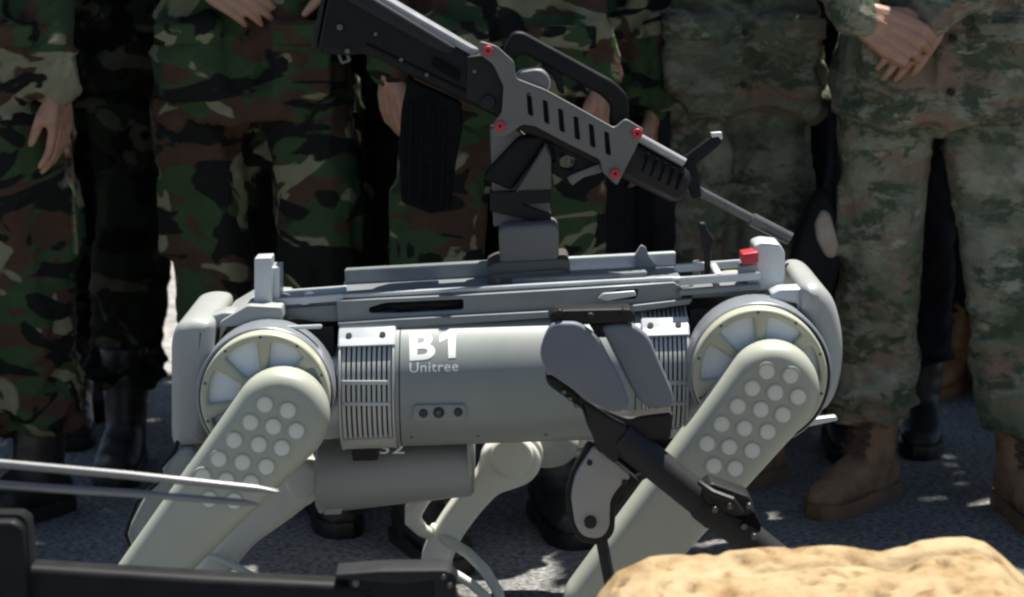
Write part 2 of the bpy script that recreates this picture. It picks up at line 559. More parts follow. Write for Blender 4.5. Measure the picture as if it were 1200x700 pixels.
# ------------------------------------------------------------------ people
def hand_tubes(bm, w, d, n, t, curl=(0.35, 0.45, 0.35), spread=0.05, thumb=0.6, sc=1.0, fore=None):
    """palm and five fingers: w wrist, d along the palm, n out of the palm, t towards the thumb"""
    w = Vector(w); d = Vector(d).normalized()
    n = Vector(n); n = (n - d * n.dot(d)).normalized()
    s = 1.0 if d.cross(n).dot(Vector(t)) > 0 else -1.0
    t = d.cross(n) * s
    offs = (0.031, 0.0105, -0.0105, -0.031)
    plen = (0.092, 0.097, 0.093, 0.084)
    flen = (0.072, 0.081, 0.075, 0.058)
    tube(bm, [w - (fore if fore is not None else d) * 0.05 * sc, w, w + d * 0.02 * sc], [0.026 * sc, 0.024 * sc, 0.027 * sc], 10, flat=(n, 0.75))
    for i in range(4):
        base = w + (d * plen[i] + t * offs[i]) * sc
        tube(bm, [w + (t * offs[i] * 0.55 + d * 0.005) * sc, w + (d * 0.05 + t * offs[i] * 0.9) * sc, base],
             [0.016 * sc, 0.0155 * sc, 0.0105 * sc], 8)
        dd = (d + t * spread * (1.5 - i)).normalized()
        ax = t
        a = 0.0
        p = base
        pts = [p]
        for k, fr in enumerate((0.46, 0.30, 0.24)):
            a += curl[k] * (1.0 + 0.12 * (i - 1.0))
            q = dd * math.cos(a) + n * math.sin(a)
            p = p + q * flen[i] * fr * sc
            pts.append(p)
        tube(bm, pts, [0.0098 * sc, 0.0088 * sc, 0.0080 * sc, 0.0066 * sc], 8)
    b0 = w + (d * 0.018 + t * 0.018) * sc
    q = (d * 0.75 + t * thumb + n * 0.35).normalized()
    q2 = (d * 0.95 + t * thumb * 0.35 + n * 0.35).normalized()
    tube(bm, [b0, b0 + q * 0.048 * sc, b0 + q * 0.048 * sc + q2 * 0.034 * sc, b0 + q * 0.048 * sc + q2 * 0.058 * sc],
         [0.017 * sc, 0.0125 * sc, 0.0105 * sc, 0.008 * sc], 8)

def ell_ring(c, rx, ry, n=20, p=2.3, yaw=0.0):
    out = []
    for k in range(n):
        a = 2 * math.pi * k / n
        x = math.copysign(abs(math.cos(a)) ** (2 / p), math.cos(a)) * rx
        y = math.copysign(abs(math.sin(a)) ** (2 / p), math.sin(a)) * ry
        out.append(Vector((c[0] + x * math.cos(yaw) - y * math.sin(yaw), c[1] + x * math.sin(yaw) + y * math.cos(yaw), c[2])))
    return out

def cloth_disp(seed, amp, root, kind):
    def f(co):
        p = co - np.array(root)
        z = p[:, 2]
        w = vnoise(p * 5.0, seed) * 0.25
        sg = np.sign(p[:, 0] + 1e-6)
        q = np.stack([p[:, 0] * 6 + w * 3, p[:, 1] * 6, z * 13 + sg * p[:, 0] * 9 + w * 5], 1)
        a = (1 - np.abs(vnoise(q, seed + 1))) ** 2.5
        q2 = np.stack([p[:, 0] * 15 + w * 6, p[:, 1] * 15, z * 27 - sg * p[:, 0] * 14 + w * 8], 1)
        b = (1 - np.abs(vnoise(q2, seed + 2))) ** 3
        q3 = np.stack([p[:, 0] * 13 + z * 2, p[:, 1] * 13, z * 2.6], 1)
        c = vnoise(q3, seed + 3)
        q4 = np.stack([p[:, 0] * 24, p[:, 1] * 24, z * 7 + w * 9], 1)
        e = (1 - np.abs(vnoise(q4, seed + 4))) ** 3
        if kind == 'trousers':
            k = np.clip((0.62 - z) / 0.40, 0.30, 1.0)
            d = amp * (1.0 * (a - 0.45) * k + 0.6 * (b - 0.4) * k + 0.7 * c * (1.15 - 0.6 * k) + 0.3 * (e - 0.4))
        else:
            d = amp * (0.75 * (a - 0.45) + 0.5 * (b - 0.4) + 0.7 * c + 0.35 * (e - 0.4))
        return d
    return f

PEOPLE_GROUP = 'people standing in the row behind the robot dog'
def person(label, feet, toes, jacket, trousers, boots, sole, skin='skin', scale=1.0, arms=None, hem=0.86, cx=None, wide=1.0,
           hand_voxel=0.0045, laces=False, seed=1, cuff=0.20, height=1.72, hang_k=1.0, yc=0.0, pocket=True, leg_w=1.0):
    """feet: two pixel positions of the heels' ground contact (image left, image right); toes: yaw in degrees, 0 = towards the camera"""
    f0, f1 = ground(*feet[0]), ground(*feet[1])
    base = (f0 + f1) / 2
    if cx is not None:
        base.x = at(cx, 400, base.y).x
    base.y += yc
    root = thing('person', label, 'person', base, PEOPLE_GROUP)
    X, Y = base.x, base.y
    k = scale * height / 1.72
    def P(x, y, z): return Vector((X + x * k, Y + y * k, z * k))
    hipw = 0.097 * wide * max(1.0, leg_w)
    hips = [P(-hipw, 0, 0.90), P(hipw, 0, 0.90)]
    hips_c = P(0, 0, 0.9)
    sh = [P(-0.185 * wide, 0.0, 1.42), P(0.185 * wide, 0.0, 1.42)]
    # --- trousers
    bm = bmesh.new()
    loft(bm, [ell_ring(P(0, 0.01, z), rx * k * wide, ry * k, 24) for z, rx, ry in
              ((0.83, 0.150, 0.085), (0.865, 0.168, 0.105), (0.93, 0.172, 0.115), (1.02, 0.165, 0.115))])
    knees = []
    for i, f in enumerate((f0, f1)):
        ank = Vector((f.x, f.y + 0.02, 0.10 * k))
        h = hips[i]
        kn = h.lerp(ank, 0.52) + Vector((0, -0.025, 0))
        knees.append(kn)
        cz = ank + Vector((0, 0, 0.10 * k))
        cl = kn.lerp(cz, 0.55) + Vector((0, 0.015, 0))
        rings = []
        for p, rx, ry in ((h + Vector((0, 0.005, 0.0)), 0.094, 0.115), (h.lerp(kn, 0.25), 0.096, 0.112), (h.lerp(kn, 0.6), 0.089, 0.100),
                          (kn, 0.081, 0.088), (cl, 0.080, 0.086), (kn.lerp(cz, 0.82), 0.083, 0.088), (cz + Vector((0, 0, cuff * 0.1)), 0.084, 0.088),
                          (cz + Vector((0, 0, -0.012)), 0.072, 0.078)):
            rings.append(ell_ring(p, rx * k * leg_w, ry * k * leg_w, 20))
        loft(bm, rings)
        if pocket:
            sgn = -1 if i == 0 else 1
            pc = h.lerp(kn, 0.62)
            box(bm, pc + Vector((sgn * 0.078 * k * leg_w, 0.0, 0)), (0.05 * k, 0.13 * k, 0.17 * k), 0, 0.012)
    me = remesh(bm, 0.010, 5, cloth_disp(seed, 0.025, (X, Y, 0), 'trousers'))
    link('trousers', me, M[trousers], root, 180)
    # --- arms
    if arms is None: arms = {}
    wr = []
    for i, sgn in enumerate((-1, 1)):
        a = arms.get(i, {})
        w = a.get('wrist', P(sgn * 0.245 * wide, -0.05, 0.87))
        e = a.get('elbow', (sh[i] + w) / 2 + Vector((sgn * 0.045, 0.05, 0)))
        wr.append((Vector(w), Vector(e), a))
    # --- jacket
    bm = bmesh.new()
    z0 = hem
    loft(bm, [ell_ring(P(0, yy, z), rx * k * wide, ry * k, 28, 2.5) for z, rx, ry, yy in
              ((z0, 0.212, 0.156, 0.008), (z0 + 0.022, 0.213, 0.157, 0.008), (z0 + 0.034, 0.205, 0.148, 0.008), (1.0, 0.192, 0.143, 0.01), (1.08, 0.182, 0.136, 0.01), (1.2, 0.192, 0.132, 0.01),
               (1.34, 0.198, 0.125, 0.01), (1.42, 0.165, 0.10, 0.015), (1.47, 0.085, 0.075, 0.02), (1.50, 0.068, 0.066, 0.02))])
    box(bm, P(0.0, -0.135, (z0 + 1.3) / 2 + 0.0), (0.035 * k, 0.022, (1.3 - z0) * k * 0.96), 0, 0.004)   # front placket
    if pocket:
        for sgn in (-1, 1):
            box(bm, P(sgn * 0.105 * wide, -0.128, z0 + 0.12), (0.13 * k, 0.035, 0.15 * k), 0, 0.008)
            box(bm, P(sgn * 0.105 * wide, -0.136, z0 + 0.185), (0.14 * k, 0.038, 0.045 * k), 0, 0.006)
    for i in (0, 1):
        w, e, a = wr[i]
        d = (w - e).normalized()
        cuff_end = w + d * (-0.008 + a.get('cuff', 0.0))
        tube(bm, [sh[i] + Vector((0, 0.01, -0.02)), sh[i].lerp(e, 0.5), e, e.lerp(cuff_end, 0.5), cuff_end],
             [0.078 * k, 0.066 * k, 0.060 * k, 0.055 * k, 0.046 * k], 16)
    me = remesh(bm, 0.010, 3, cloth_disp(seed + 5, 0.022, (X, Y, 0), 'jacket'))
    jk = link('jacket', me, M[jacket], root, 180)
    if pocket:
        for sgn in (-1, 1):
            bm = bmesh.new()
            loft(bm, [[P(sgn * 0.112 * wide + dx * 0.068, yy - 0.165 + abs(dx) * 0.012, z0 + zz) for dx, yy in ((-1, 0), (-0.4, -0.004), (0.4, -0.004), (1, 0), (1, 0.03), (-1, 0.03))]
                      for zz in (0.155, 0.16, 0.185, 0.2)])
            bmesh.ops.bevel(bm, geom=list(bm.edges), offset=0.003, segments=2, affect='EDGES')
            bm_link('pocket_flap', bm, M[jacket], jk)
        for zz in (0.06, 0.17, 0.28):
            bm = bmesh.new()
            q = P(0, -0.165, z0 + zz)
            tube(bm, [q, q + Vector((0, 0.02, 0))], 0.0075, 12, caps=False)
            bm_link('button', bm, M['dark_cloth'], jk)
    # --- body: one skin from head to ankles, with both hands
    bm = bmesh.new()
    tube(bm, [P(0, 0.02, 0.9), P(0, 0.02, 1.15), P(0, 0.02, 1.38)], [0.07 * k, 0.07 * k, 0.09 * k], 12)
    tube(bm, [P(0, 0.02, 1.36), P(0, 0.015, 1.5), P(0, 0.0, 1.56)], [0.06 * k, 0.055 * k, 0.055 * k], 12)
    loft(bm, [ell_ring(P(0, yy, z), rx * k, ry * k, 18, 2.1) for z, rx, ry, yy in
              ((1.495, 0.028, 0.035, -0.055), (1.52, 0.052, 0.07, -0.03), (1.56, 0.066, 0.088, -0.012), (1.62, 0.074, 0.098, 0.0), (1.67, 0.071, 0.093, 0.003), (1.705, 0.052, 0.068, 0.006), (1.72, 0.02, 0.03, 0.008))])
    tube(bm, [P(0, -0.098, 1.615), P(0, -0.108, 1.585), P(0, -0.115, 1.572)], [0.008, 0.011, 0.012], 8)      # nose
    for sgn in (-1, 1):
        tube(bm, [P(sgn * 0.074, 0.005, 1.625), P(sgn * 0.076, 0.0, 1.575)], [0.014, 0.010], 8)               # ears
    tube(bm, [P(-0.02, -0.09, 1.535), P(0, -0.097, 1.535), P(0.02, -0.09, 1.535)], [0.006, 0.008, 0.006], 8)  # lips
    for i, f in enumerate((f0, f1)):
        sgn = -1 if i == 0 else 1
        ank = Vector((f.x, f.y + 0.02, 0.12 * k))
        tube(bm, [P(0, 0.02, 0.93), hips[i], knees[i], ank], [0.06 * k, 0.055 * k, 0.045 * k, 0.035 * k], 10)
        w, e, a = wr[i]
        tube(bm, [P(0, 0.02, 1.38), sh[i], e, w], [0.05 * k, 0.045 * k, 0.036 * k, 0.025 * k], 10)
        fore = (w - e).normalized()
        d = a.get('dir', (fore + Vector((0, -0.15, -0.5))).normalized())
        n = a.get('palm', Vector((-sgn, 0.25, 0)))
        t = a.get('thumb', Vector((0, -1, 0)))
        hand_tubes(bm, w, d, n, t, a.get('curl', (0.32, 0.42, 0.32)), a.get('spread', 0.03), a.get('thumb_out', 0.45), k * a.get('size', 1.0), fore)
    me = remesh(bm, hand_voxel, 1)
    bd = link('body', me, M[skin], root, 180)
    bm = bmesh.new()
    loft(bm, [ell_ring(P(0, yy, z), rx * k, ry * k, 18, 2.1) for z, rx, ry, yy in
              ((1.63, 0.082, 0.105, 0.006), (1.66, 0.084, 0.107, 0.006), (1.72, 0.078, 0.098, 0.01), (1.745, 0.05, 0.07, 0.01))])
    box(bm, P(0, -0.12, 1.637), (0.13 * k, 0.10 * k, 0.012 * k), 0, 0.004)
    me = remesh(bm, 0.008, 2)
    link('cap', me, M[jacket], root, 180)
    # --- boots
    for i, f in enumerate((f0, f1)):
        yaw = R(toes[i])
        ca, sa = math.cos(yaw), math.sin(yaw)
        def B(x, y, z):         # y towards the toe
            return Vector((f.x + (x * ca + y * sa) * k, f.y + (x * sa - y * ca) * k, z * k))
        bm = bmesh.new()
        rings = []
        for z, rx, ry, yy in ((0.29, 0.057, 0.066, -0.005), (0.2, 0.053, 0.062, -0.008), (0.13, 0.047, 0.062, 0.0), (0.09, 0.045, 0.075, 0.008), (0.03, 0.042, 0.07, 0.0)):
            rings.append([B(rx * math.cos(2 * math.pi * j / 16), yy + ry * math.sin(2 * math.pi * j / 16), z) for j in range(16)])
        loft(bm, rings)
        rings = []
        for y, rx, z1 in ((-0.075, 0.025, 0.075), (-0.06, 0.036, 0.10), (0.0, 0.041, 0.125), (0.05, 0.044, 0.125), (0.10, 0.049, 0.098), (0.145, 0.050, 0.080), (0.185, 0.043, 0.068), (0.208, 0.026, 0.052)):
            ring = []
            for j in range(14):
                a_ = 2 * math.pi * j / 14
                zz = 0.022 + (z1 - 0.022) * (0.5 + 0.5 * math.sin(a_))
                ring.append(B(rx * math.copysign(abs(math.cos(a_)) ** 0.75, math.cos(a_)), y, zz))
            rings.append(ring)
        loft(bm, rings)
        me = remesh(bm, 0.007, 3, lambda co: 0.0022 * vnoise(co * 45, seed) + 0.002 * (1 - np.abs(vnoise(co * 24, seed + 4))))
        bt = link('boot', me, M[boots], root, 180)
        bm = bmesh.new()
        prof = [(-0.082, 0.022), (-0.07, 0.036), (-0.02, 0.040), (0.05, 0.042), (0.11, 0.052), (0.16, 0.052), (0.20, 0.038), (0.218, 0.018)]
        ring2 = [(r, y) for y, r in prof] + [(-r, y) for y, r in reversed(prof)]
        loft(bm, [[B(x, y, 0.0) for x, y in ring2], [B(x * 1.04, y * 1.02, 0.012) for x, y in ring2], [B(x, y, 0.034) for x, y in ring2]])
        link_o = bm_link('sole', bm, M[sole], bt)
        if laces:
            bm = bmesh.new()
            for j in range(7):
                z = 0.12 + j * 0.021
                yy = 0.075 - 0.018 * j if j < 2 else 0.064 - 0.002 * j
                yf = yy + (0.012 if j < 2 else 0.006)
                tube(bm, [B(-0.028, yf - 0.012, z), B(0, yf + 0.004, z + 0.008), B(0.028, yf - 0.012, z + 0.016)], 0.0048, 6)
                tube(bm, [B(0.028, yf - 0.012, z), B(0, yf + 0.006, z + 0.008), B(-0.028, yf - 0.012, z + 0.016)], 0.0048, 6)
            bm_link('laces', bm, M['lace'], bt)
    return root, jk

def gy(py): return ground(600, py).y

# A leftmost
ya = gy(606)
person('soldier at the far left edge in shaded woodland camouflage with one hand hanging', ((-45, 606), (48, 604)), (0, -35), 'wood_a', 'wood_a', 'boot_black', 'boot_black',
       skin='skin_dark', cx=-30, seed=11, wide=1.0, leg_w=1.15,
       arms={1: dict(wrist=at(68, 104, ya - 0.12), elbow=at(44, -60, ya - 0.02), dir=Vector((0.02, -0.1, -1)), palm=Vector((-1, 0.3, 0)), thumb=Vector((-0.2, -1, 0)), curl=(0.25, 0.3, 0.25))})
# B dark
person('soldier in shade darkened woodland camouflage between the far left soldier and the broad woodland one', ((88, 505), (150, 548)), (10, 0), 'wood_shaded', 'wood_shaded', 'boot_black', 'boot_black',
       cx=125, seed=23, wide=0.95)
# C woodland broad
yc_ = gy(592)
person('broad soldier in brown and khaki woodland camouflage behind the left hip of the robot dog', ((278, 590), (382, 600)), (0, 15), 'wood_a', 'wood_a', 'boot_black', 'boot_black',
       cx=306, seed=37, wide=1.08, leg_w=1.12,
       arms={0: dict(wrist=at(236, -30, yc_ - 0.17), elbow=at(185, -90, yc_ - 0.05), dir=Vector((0.85, -0.15, -0.55)), palm=Vector((0, 0.9, -0.3)), thumb=Vector((0.4, 0, 0.7)), curl=(0.3, 0.4, 0.3), spread=0.0),
             1: dict(wrist=at(405, -30, yc_ - 0.1), elbow=at(420, -110, yc_ + 0.06), dir=Vector((-0.3, -0.2, -0.9)))})
# D black
person('person in black clothes under the rifle stock, between two woodland soldiers', ((425, 562), (480, 560)), (0, 0), 'black_cloth', 'black_cloth', 'boot_black', 'boot_black',
       skin='skin_dark', cx=442, seed=41, wide=0.9)
# E woodland behind the rifle
ye = gy(640)
person('soldier in woodland camouflage standing directly behind the rifle and its grey mount', ((490, 642), (646, 612)), (25, 15), 'wood_a', 'wood_a', 'boot_black', 'boot_black',
       skin='skin_dark', cx=592, seed=53, wide=1.02, leg_w=1.08, yc=0.12,
       arms={0: dict(wrist=at(457, 86, ye + 0.10), elbow=at(462, -40, ye + 0.2), dir=Vector((0.06, -0.1, -1)), palm=Vector((0.6, 0.6, 0)), thumb=Vector((0.5, -1, 0)), curl=(0.3, 0.4, 0.3), size=0.86),
             1: dict(wrist=at(706, 90, ye + 0.12), elbow=at(668, -45, ye + 0.16), dir=Vector((0.02, -0.1, -1)), palm=Vector((-1, 0.3, 0)), thumb=Vector((0, -1, 0)))})
# F dark woodland arm
yf = gy(560)
person('soldier in dark woodland camouflage half hidden between the rifle handguard and the mottled green soldiers', ((715, 562), (778, 566)), (0, 0), 'wood_a', 'black_cloth', 'boot_black', 'boot_black',
       skin='skin_dark', cx=738, seed=61, wide=0.85,
       arms={1: dict(wrist=at(765, 132, yf - 0.12), elbow=at(748, -30, yf - 0.02), dir=Vector((-0.02, -0.1, -1)), palm=Vector((-1, 0.3, 0)), thumb=Vector((0, -1, 0)))})
# G mottled
yg = gy(572)
person('soldier in mottled green camouflage behind the rifle barrel, one sleeve edge in the sun', ((812, 570), (886, 566)), (15, -50), 'mott_dk', 'mott_dk', 'boot_brown', 'sole_brown',
       cx=857, seed=71, wide=0.95, leg_w=0.9, laces=True,
       arms={0: dict(wrist=at(800, 30, yg + 0.10), elbow=at(775, -60, yg + 0.12)),
             1: dict(wrist=at(953, 122, yg + 0.0), elbow=at(896, -45, yg + 0.02), dir=Vector((-0.3, 0.9, -0.4)), palm=Vector((-1, 0, 0)))})
# I black behind
yi = gy(515)
person('person in black behind and between the two mottled green soldiers, pale hand hanging', ((984, 520), (1078, 515)), (0, -10), 'black_cloth', 'black_cloth', 'boot_black', 'boot_black',
       cx=1025, seed=83, wide=1.0,
       arms={0: dict(wrist=at(949, 236, yi - 0.24), elbow=at(966, 90, yi - 0.12), dir=Vector((0.18, -0.05, -1)), palm=Vector((1, 0.3, 0)), thumb=Vector((0, -1, 0)), curl=(0.5, 0.7, 0.5))})
# J far, tan shoes
person('person far back in tan leather shoes seen between the legs of the right soldier', ((1118, 452), (1165, 456)), (-30, 0), 'dark_cloth', 'dark_cloth', 'shoe_tan', 'shoe_tan',
       cx=1140, seed=91, hand_voxel=0.007, pocket=False)
# back row in dark clothes, extra people added to shade the ground
for lab, x, py in (('added dark clothed person behind the far left soldier and the darkened woodland soldier', 85, 470),
                   ('added dark clothed person behind the broad woodland soldier', 330, 478),
                   ('added dark clothed person behind the soldier who stands at the rifle', 575, 482),
                   ('added dark clothed person behind the gap beside the rifle trigger guard', 690, 474),
                   ('added dark clothed person behind the mottled green soldier at the rifle barrel', 872, 476),
                   ('added dark clothed person behind the right edge of the picture', 1245, 470),
                   ('added dark clothed person just outside the right edge of the picture', 1335, 590)):  # unseen person added to put the right side in shade
    person(lab, ((x - 32, py), (x + 32, py + 3)), (-10, 10), 'dark_cloth', 'dark_cloth', 'boot_black', 'boot_black', cx=x, seed=x % 50 + 3, hand_voxel=0.007, pocket=False, wide=0.95)
# H right, clasped hands
yh = gy(598)
person('right soldier in mottled camouflage with hands clasped in front and brown laced boots', ((1020, 586), (1192, 600)), (-42, 8), 'mott', 'mott', 'boot_brown', 'sole_brown',
       cx=1087, seed=101, wide=1.07, laces=True, hand_voxel=0.0035, leg_w=1.08,
       arms={0: dict(wrist=at(1016, 24, yh - 0.225), elbow=at(962, -60, yh - 0.05), dir=Vector((0.88, -0.06, -0.46)), palm=Vector((0.1, 1, -0.25)), thumb=Vector((0.4, 0, 0.8)), curl=(0.95, 1.0, 0.7), thumb_out=0.50, size=1.2, spread=-0.01),
             1: dict(wrist=at(1098, 10, yh - 0.165), elbow=at(1210, -50, yh - 0.03), dir=Vector((-0.52, -0.02, -0.86)), palm=Vector((0, 1, 0.0)), thumb=Vector((-0.6, 0, 0.5)), curl=(0.15, 0.3, 0.3), thumb_out=0.1, size=1.02, spread=0.02, cuff=0.03)})
# pouch between the two mottled green soldiers
yp = 4.60
pouch = thing('pouch', 'black cloth pouch with a beige panel hanging between the two mottled green soldiers', 'pouch', at(955, 300, yp))
plate('pouch_body', rnd([(962, 222), (974, 228), (984, 262), (986, 310), (976, 352), (926, 352), (927, 310), (940, 268), (952, 236)], 9), yp, 0.07, M['black_cloth'], pouch, bev=0.02, ang=80)
plate('panel', rnd([(964, 246), (973, 250), (984, 288), (979, 304), (968, 302), (957, 280), (955, 262)], 6), yp - 0.012, 0.03, mat('beige_canvas', (0.36, 0.29, 0.24), 0.85, 0, 0.15, 30, 0.5, 200), pouch, bev=0.010, ang=80)
rod('strap', [at(968, 236, yp + 0.03), at(974, 200, yp + 0.04), at(976, 150, yp + 0.06), at(974, 120, yp + 0.08)], [0.014, 0.012, 0.009, 0.008], M['black_cloth'], pouch, 10)

# ------------------------------------------------------------------ leafy tree added out of view to shade the crowd and ground
tree = thing('added_shade_tree', 'added unseen leafy tree shading the crowd, its crown above the top of the picture', 'tree', (3.4, 7.6, 0))
bark = mat('bark', (0.11, 0.085, 0.06), 0.9, 0, 0.3, 10, 0.8, 40)
leafm = mat('green_leaves', (0.05, 0.085, 0.025), 0.6, 0, 0.3, 3)
bm = bmesh.new()
tube(bm, [(3.4, 7.6, -0.1), (3.38, 7.55, 1.5), (3.2, 7.3, 2.9), (2.7, 6.9, 3.7)], [0.17, 0.14, 0.12, 0.09], 14)
bm_link('trunk', bm, bark, tree)
rt = random.Random(12)
for tx, ty, tz in ((-1.9, 6.0, 4.0), (-0.6, 6.6, 4.1), (0.4, 5.8, 3.9), (1.6, 6.1, 4.2), (3.9, 6.1, 4.1), (2.2, 6.8, 4.3)):
    bm = bmesh.new()
    a = Vector((2.85, 7.0, 3.5)); b = Vector((tx, ty, tz))
    m1 = a.lerp(b, 0.35) + Vector((rt.uniform(-.1, .1), 0.05, 0.22)); m2 = a.lerp(b, 0.7) + Vector((0, rt.uniform(-.1, .1), 0.15))
    tube(bm, [a, m1, m2, b], [0.06, 0.045, 0.03, 0.012], 8)
    bm_link('limb', bm, bark, tree)
sun_gaps = [(at(915 + (y + 10) * 0.36, y, 4.74), 0.07) for y in (-10, 30, 70, 110)] + [(at(400, y, 4.66), 0.035) for y in (70, 110, 150, 200, 250, 290)] + [(at(698, y, 4.42), 0.05) for y in (10, 60, 110)] + \
       [(at(968, 270, yi - 0.24), 0.07), (at(460, 100, 4.4), 0.05), (at(1190, 200, 4.62), 0.04), (at(1186, 520, 4.66), 0.05), (at(90, 10, 4.6), 0.05), (ground(1140, 440), 0.10), (at(795, 30, 4.95), 0.03)]  # openings shaped into the crown to let sun reach chosen spots
cells = []
N = 10500
LV, LF = [], []
while len(LF) < N:
    z = 3.35 + 0.95 * rt.random()
    x = rt.uniform(-2.6, 4.4)
    y0, y1 = 5.08 + (z - 3.6) * 0.26, 6.85 + (z - 3.6) * 0.26
    y = rt.uniform(y0, y1) + 0.10 * math.sin(x * 5.1) * rt.random() + 0.07 * math.sin(x * 13)
    c = Vector((x, y, z))
    if any(((c - g) - sdir * (c - g).dot(sdir)).length < r + 0.045 for g, r in sun_gaps): continue
    u = Vector((rt.gauss(0, 1), rt.gauss(0, 1), rt.gauss(0, 0.35))).normalized()
    n_ = Vector((rt.gauss(0, 0.45), rt.gauss(0, 0.45), 1)).normalized()
    v = n_.cross(u).normalized()
    l, w_ = rt.uniform(0.055, 0.085), rt.uniform(0.032, 0.05)
    i0 = len(LV)
    LV += [c - u * l, c - u * l * 0.1 + v * w_, c + u * l - n_ * 0.015, c - u * l * 0.1 - v * w_]
    LF.append((i0, i0 + 1, i0 + 2, i0 + 3))
me = bpy.data.meshes.new('crown')
me.from_pydata(LV, [], LF)
cr = link('crown', me, leafm, tree, do_smooth=False)
cr['kind'] = 'stuff'

# ------------------------------------------------------------------ robot dog
robot = thing('robot_dog', 'grey four legged robot dog carrying a rifle mount on its back', 'robot dog', (at(600, 450, 3.85).x, 3.85, 0))
YB = 3.85           # body axis distance
pA, pB = at(398, 444, YB), at(815, 430, YB)
def axis(px):
    t = (px - 398) / (815 - 398)
    return pA.lerp(pB, t)
RZ, RY, SE = 0.1225, 0.135, 2.2
def section(px, fz=1.0, fy=1.0, n=48, dx=0.0):
    c = axis(px)
    ring = []
    for k in range(n):
        a = 2 * math.pi * k / n
        y = math.copysign(abs(math.cos(a)) ** (2 / SE), math.cos(a)) * RY * fy
        z = math.copysign(abs(math.sin(a)) ** (2 / SE), math.sin(a)) * RZ * fz
        ring.append(Vector((c.x + dx, c.y + y, c.z + z)))
    return ring
def shell_front(x, z, off=0.0004):
    """Y of the near face of the body shell"""
    t = (x - pA.x) / (pB.x - pA.x)
    cz = pA.z + (pB.z - pA.z) * t
    q = min(0.999, abs(z - cz) / RZ)
    return YB - RY * (1 - q ** SE) ** (1 / SE) - off

bm = bmesh.new()
loft(bm, [section(466, 0.97, 0.97), section(467.5, 1, 1)] + [section(467.5 + (748 - 467.5) * i / 6) for i in range(1, 6)] + [section(747, 1, 1), section(748.5, 0.97, 0.97)])
shell = bm_link('body_shell', bm, M['shell'], robot, 50)
bm = bmesh.new()
loft(bm, [section(402, 0.80, 0.86), section(803, 0.80, 0.86)])
loft(bm, [section(404, 0.925, 0.925), section(466.5, 0.925, 0.925)])
loft(bm, [section(749, 0.925, 0.925), section(800, 0.925, 0.925)])
core = bm_link('body_core', bm, M['dark'], robot, 50)

# vents: every fin is a ring of its own
def vent(p0, p1, nf):
    bm = bmesh.new()
    for a, b in ((p0, p0 + 3.2), (p1 - 3.2, p1)):
        loft(bm, [section(a, 1.0, 1.0), section(a + 0.7, 1.03, 1.03), section(b - 0.7, 1.03, 1.03), section(b, 1.0, 1.0)])
    v = bm_link('vent', bm, M['vent'], robot, 40)
    step = (p1 - p0 - 6.4) / nf
    for i in range(nf):
        x = p0 + 3.2 + step * (i + 0.5)
        w = step * 0.31
        bm = bmesh.new()
        loft(bm, [section(x - w, 0.985, 0.985, 40), section(x + w, 0.985, 0.985, 40)])
        bm_link('fin', bm, M['vent'], v, 40)
    # bars running across the fins
    for py, hh in ((449, 3.0), (474, 2.6)):
        c = axis((p0 + p1) / 2)
        q = at((p0 + p1) / 2, py, YB - RY)
        bm = bmesh.new()
        yfr = shell_front(c.x, q.z)
        L = (at(p1, py, YB - RY) - at(p0, py, YB - RY)).length
        box(bm, (c.x, yfr + 0.0085, q.z), (L * 0.90, 0.016, hh * 1.6 / 660), 0, 0.001)
        bm_link('crossbar', bm, M['vent'], v)
    bm = bmesh.new()
    rings = []
    for px in (p0 + 1, p1 - 1):
        c = axis(px)
        ring = []
        for r_ in (1.02, 0.95):
            arc = [math.radians(d) for d in range(224, 251, 3)]
            if r_ != 1.02: arc = arc[::-1]
            for a in arc:
                ring.append(Vector((c.x, c.y - abs(math.cos(a)) ** (2 / SE) * RY * r_, c.z - abs(math.sin(a)) ** (2 / SE) * RZ * r_)))
        rings.append(ring)
    loft(bm, rings)
    bm_link('lower_band', bm, M['vent'], v, 40)
    # smooth cap over the upper ends of the fins
    bm = bmesh.new()
    rings = []
    for px in (p0 - 0.5, p0 + 1, p1 - 1, p1 + 0.5):
        f = 1.035 if px in (p0 - 0.5, p1 + 0.5) else 1.05
        c = axis(px)
        ring = []
        for r_ in (f, f - 0.05):
            arc = [math.radians(d) for d in range(124, 144, 3)]
            if r_ != f: arc = arc[::-1]
            for a in arc:
                y = math.copysign(abs(math.cos(a)) ** (2 / SE), math.cos(a)) * RY * r_
                z = abs(math.sin(a)) ** (2 / SE) * RZ * r_
                ring.append(Vector((c.x, c.y + y, c.z + z)))
        rings.append(ring)
    loft(bm, rings)
    capo = bm_link('vent_cap', bm, M['palemetal'], v, 40)
    for fx in (0.18, 0.78):
        px = p0 + (p1 - p0) * fx
        bm = bmesh.new()
        a = math.radians(133)
        c = axis(px)
        q = Vector((c.x, c.y - abs(math.cos(a)) ** (2 / SE) * RY * 1.05, c.z + math.sin(a) ** (2 / SE) * RZ * 1.05))
        tube(bm, [q + Vector((0, 0.01, -0.008)), q + Vector((0, -0.001, 0.002))], 0.0055, 10, caps=False)
        bm_link('screw', bm, M['dark'], v)
    return v
vent(403, 467, 10)
vent(748, 801, 9)

for px in (472.5, 740):
    bm = bmesh.new()
    loft(bm, [section(px - 0.7, 1.0012, 1.0012), section(px + 0.7, 1.0012, 1.0012)])
    bm_link('seam', bm, M['dark'], shell, 40)
for px, py in ((482, 512), (560, 511), (640, 509), (700, 507)):
    q = at(px, py, YB - RY)
    for _ in range(4): q = at(px, py, shell_front(q.x, q.z))
    bm = bmesh.new()
    tube(bm, [q + Vector((0, 0.006, 0)), q - Vector((0, 0.0006, 0))], 0.0034, 10, caps=False)
    bm_link('screw', bm, M['gunmetal'], shell)
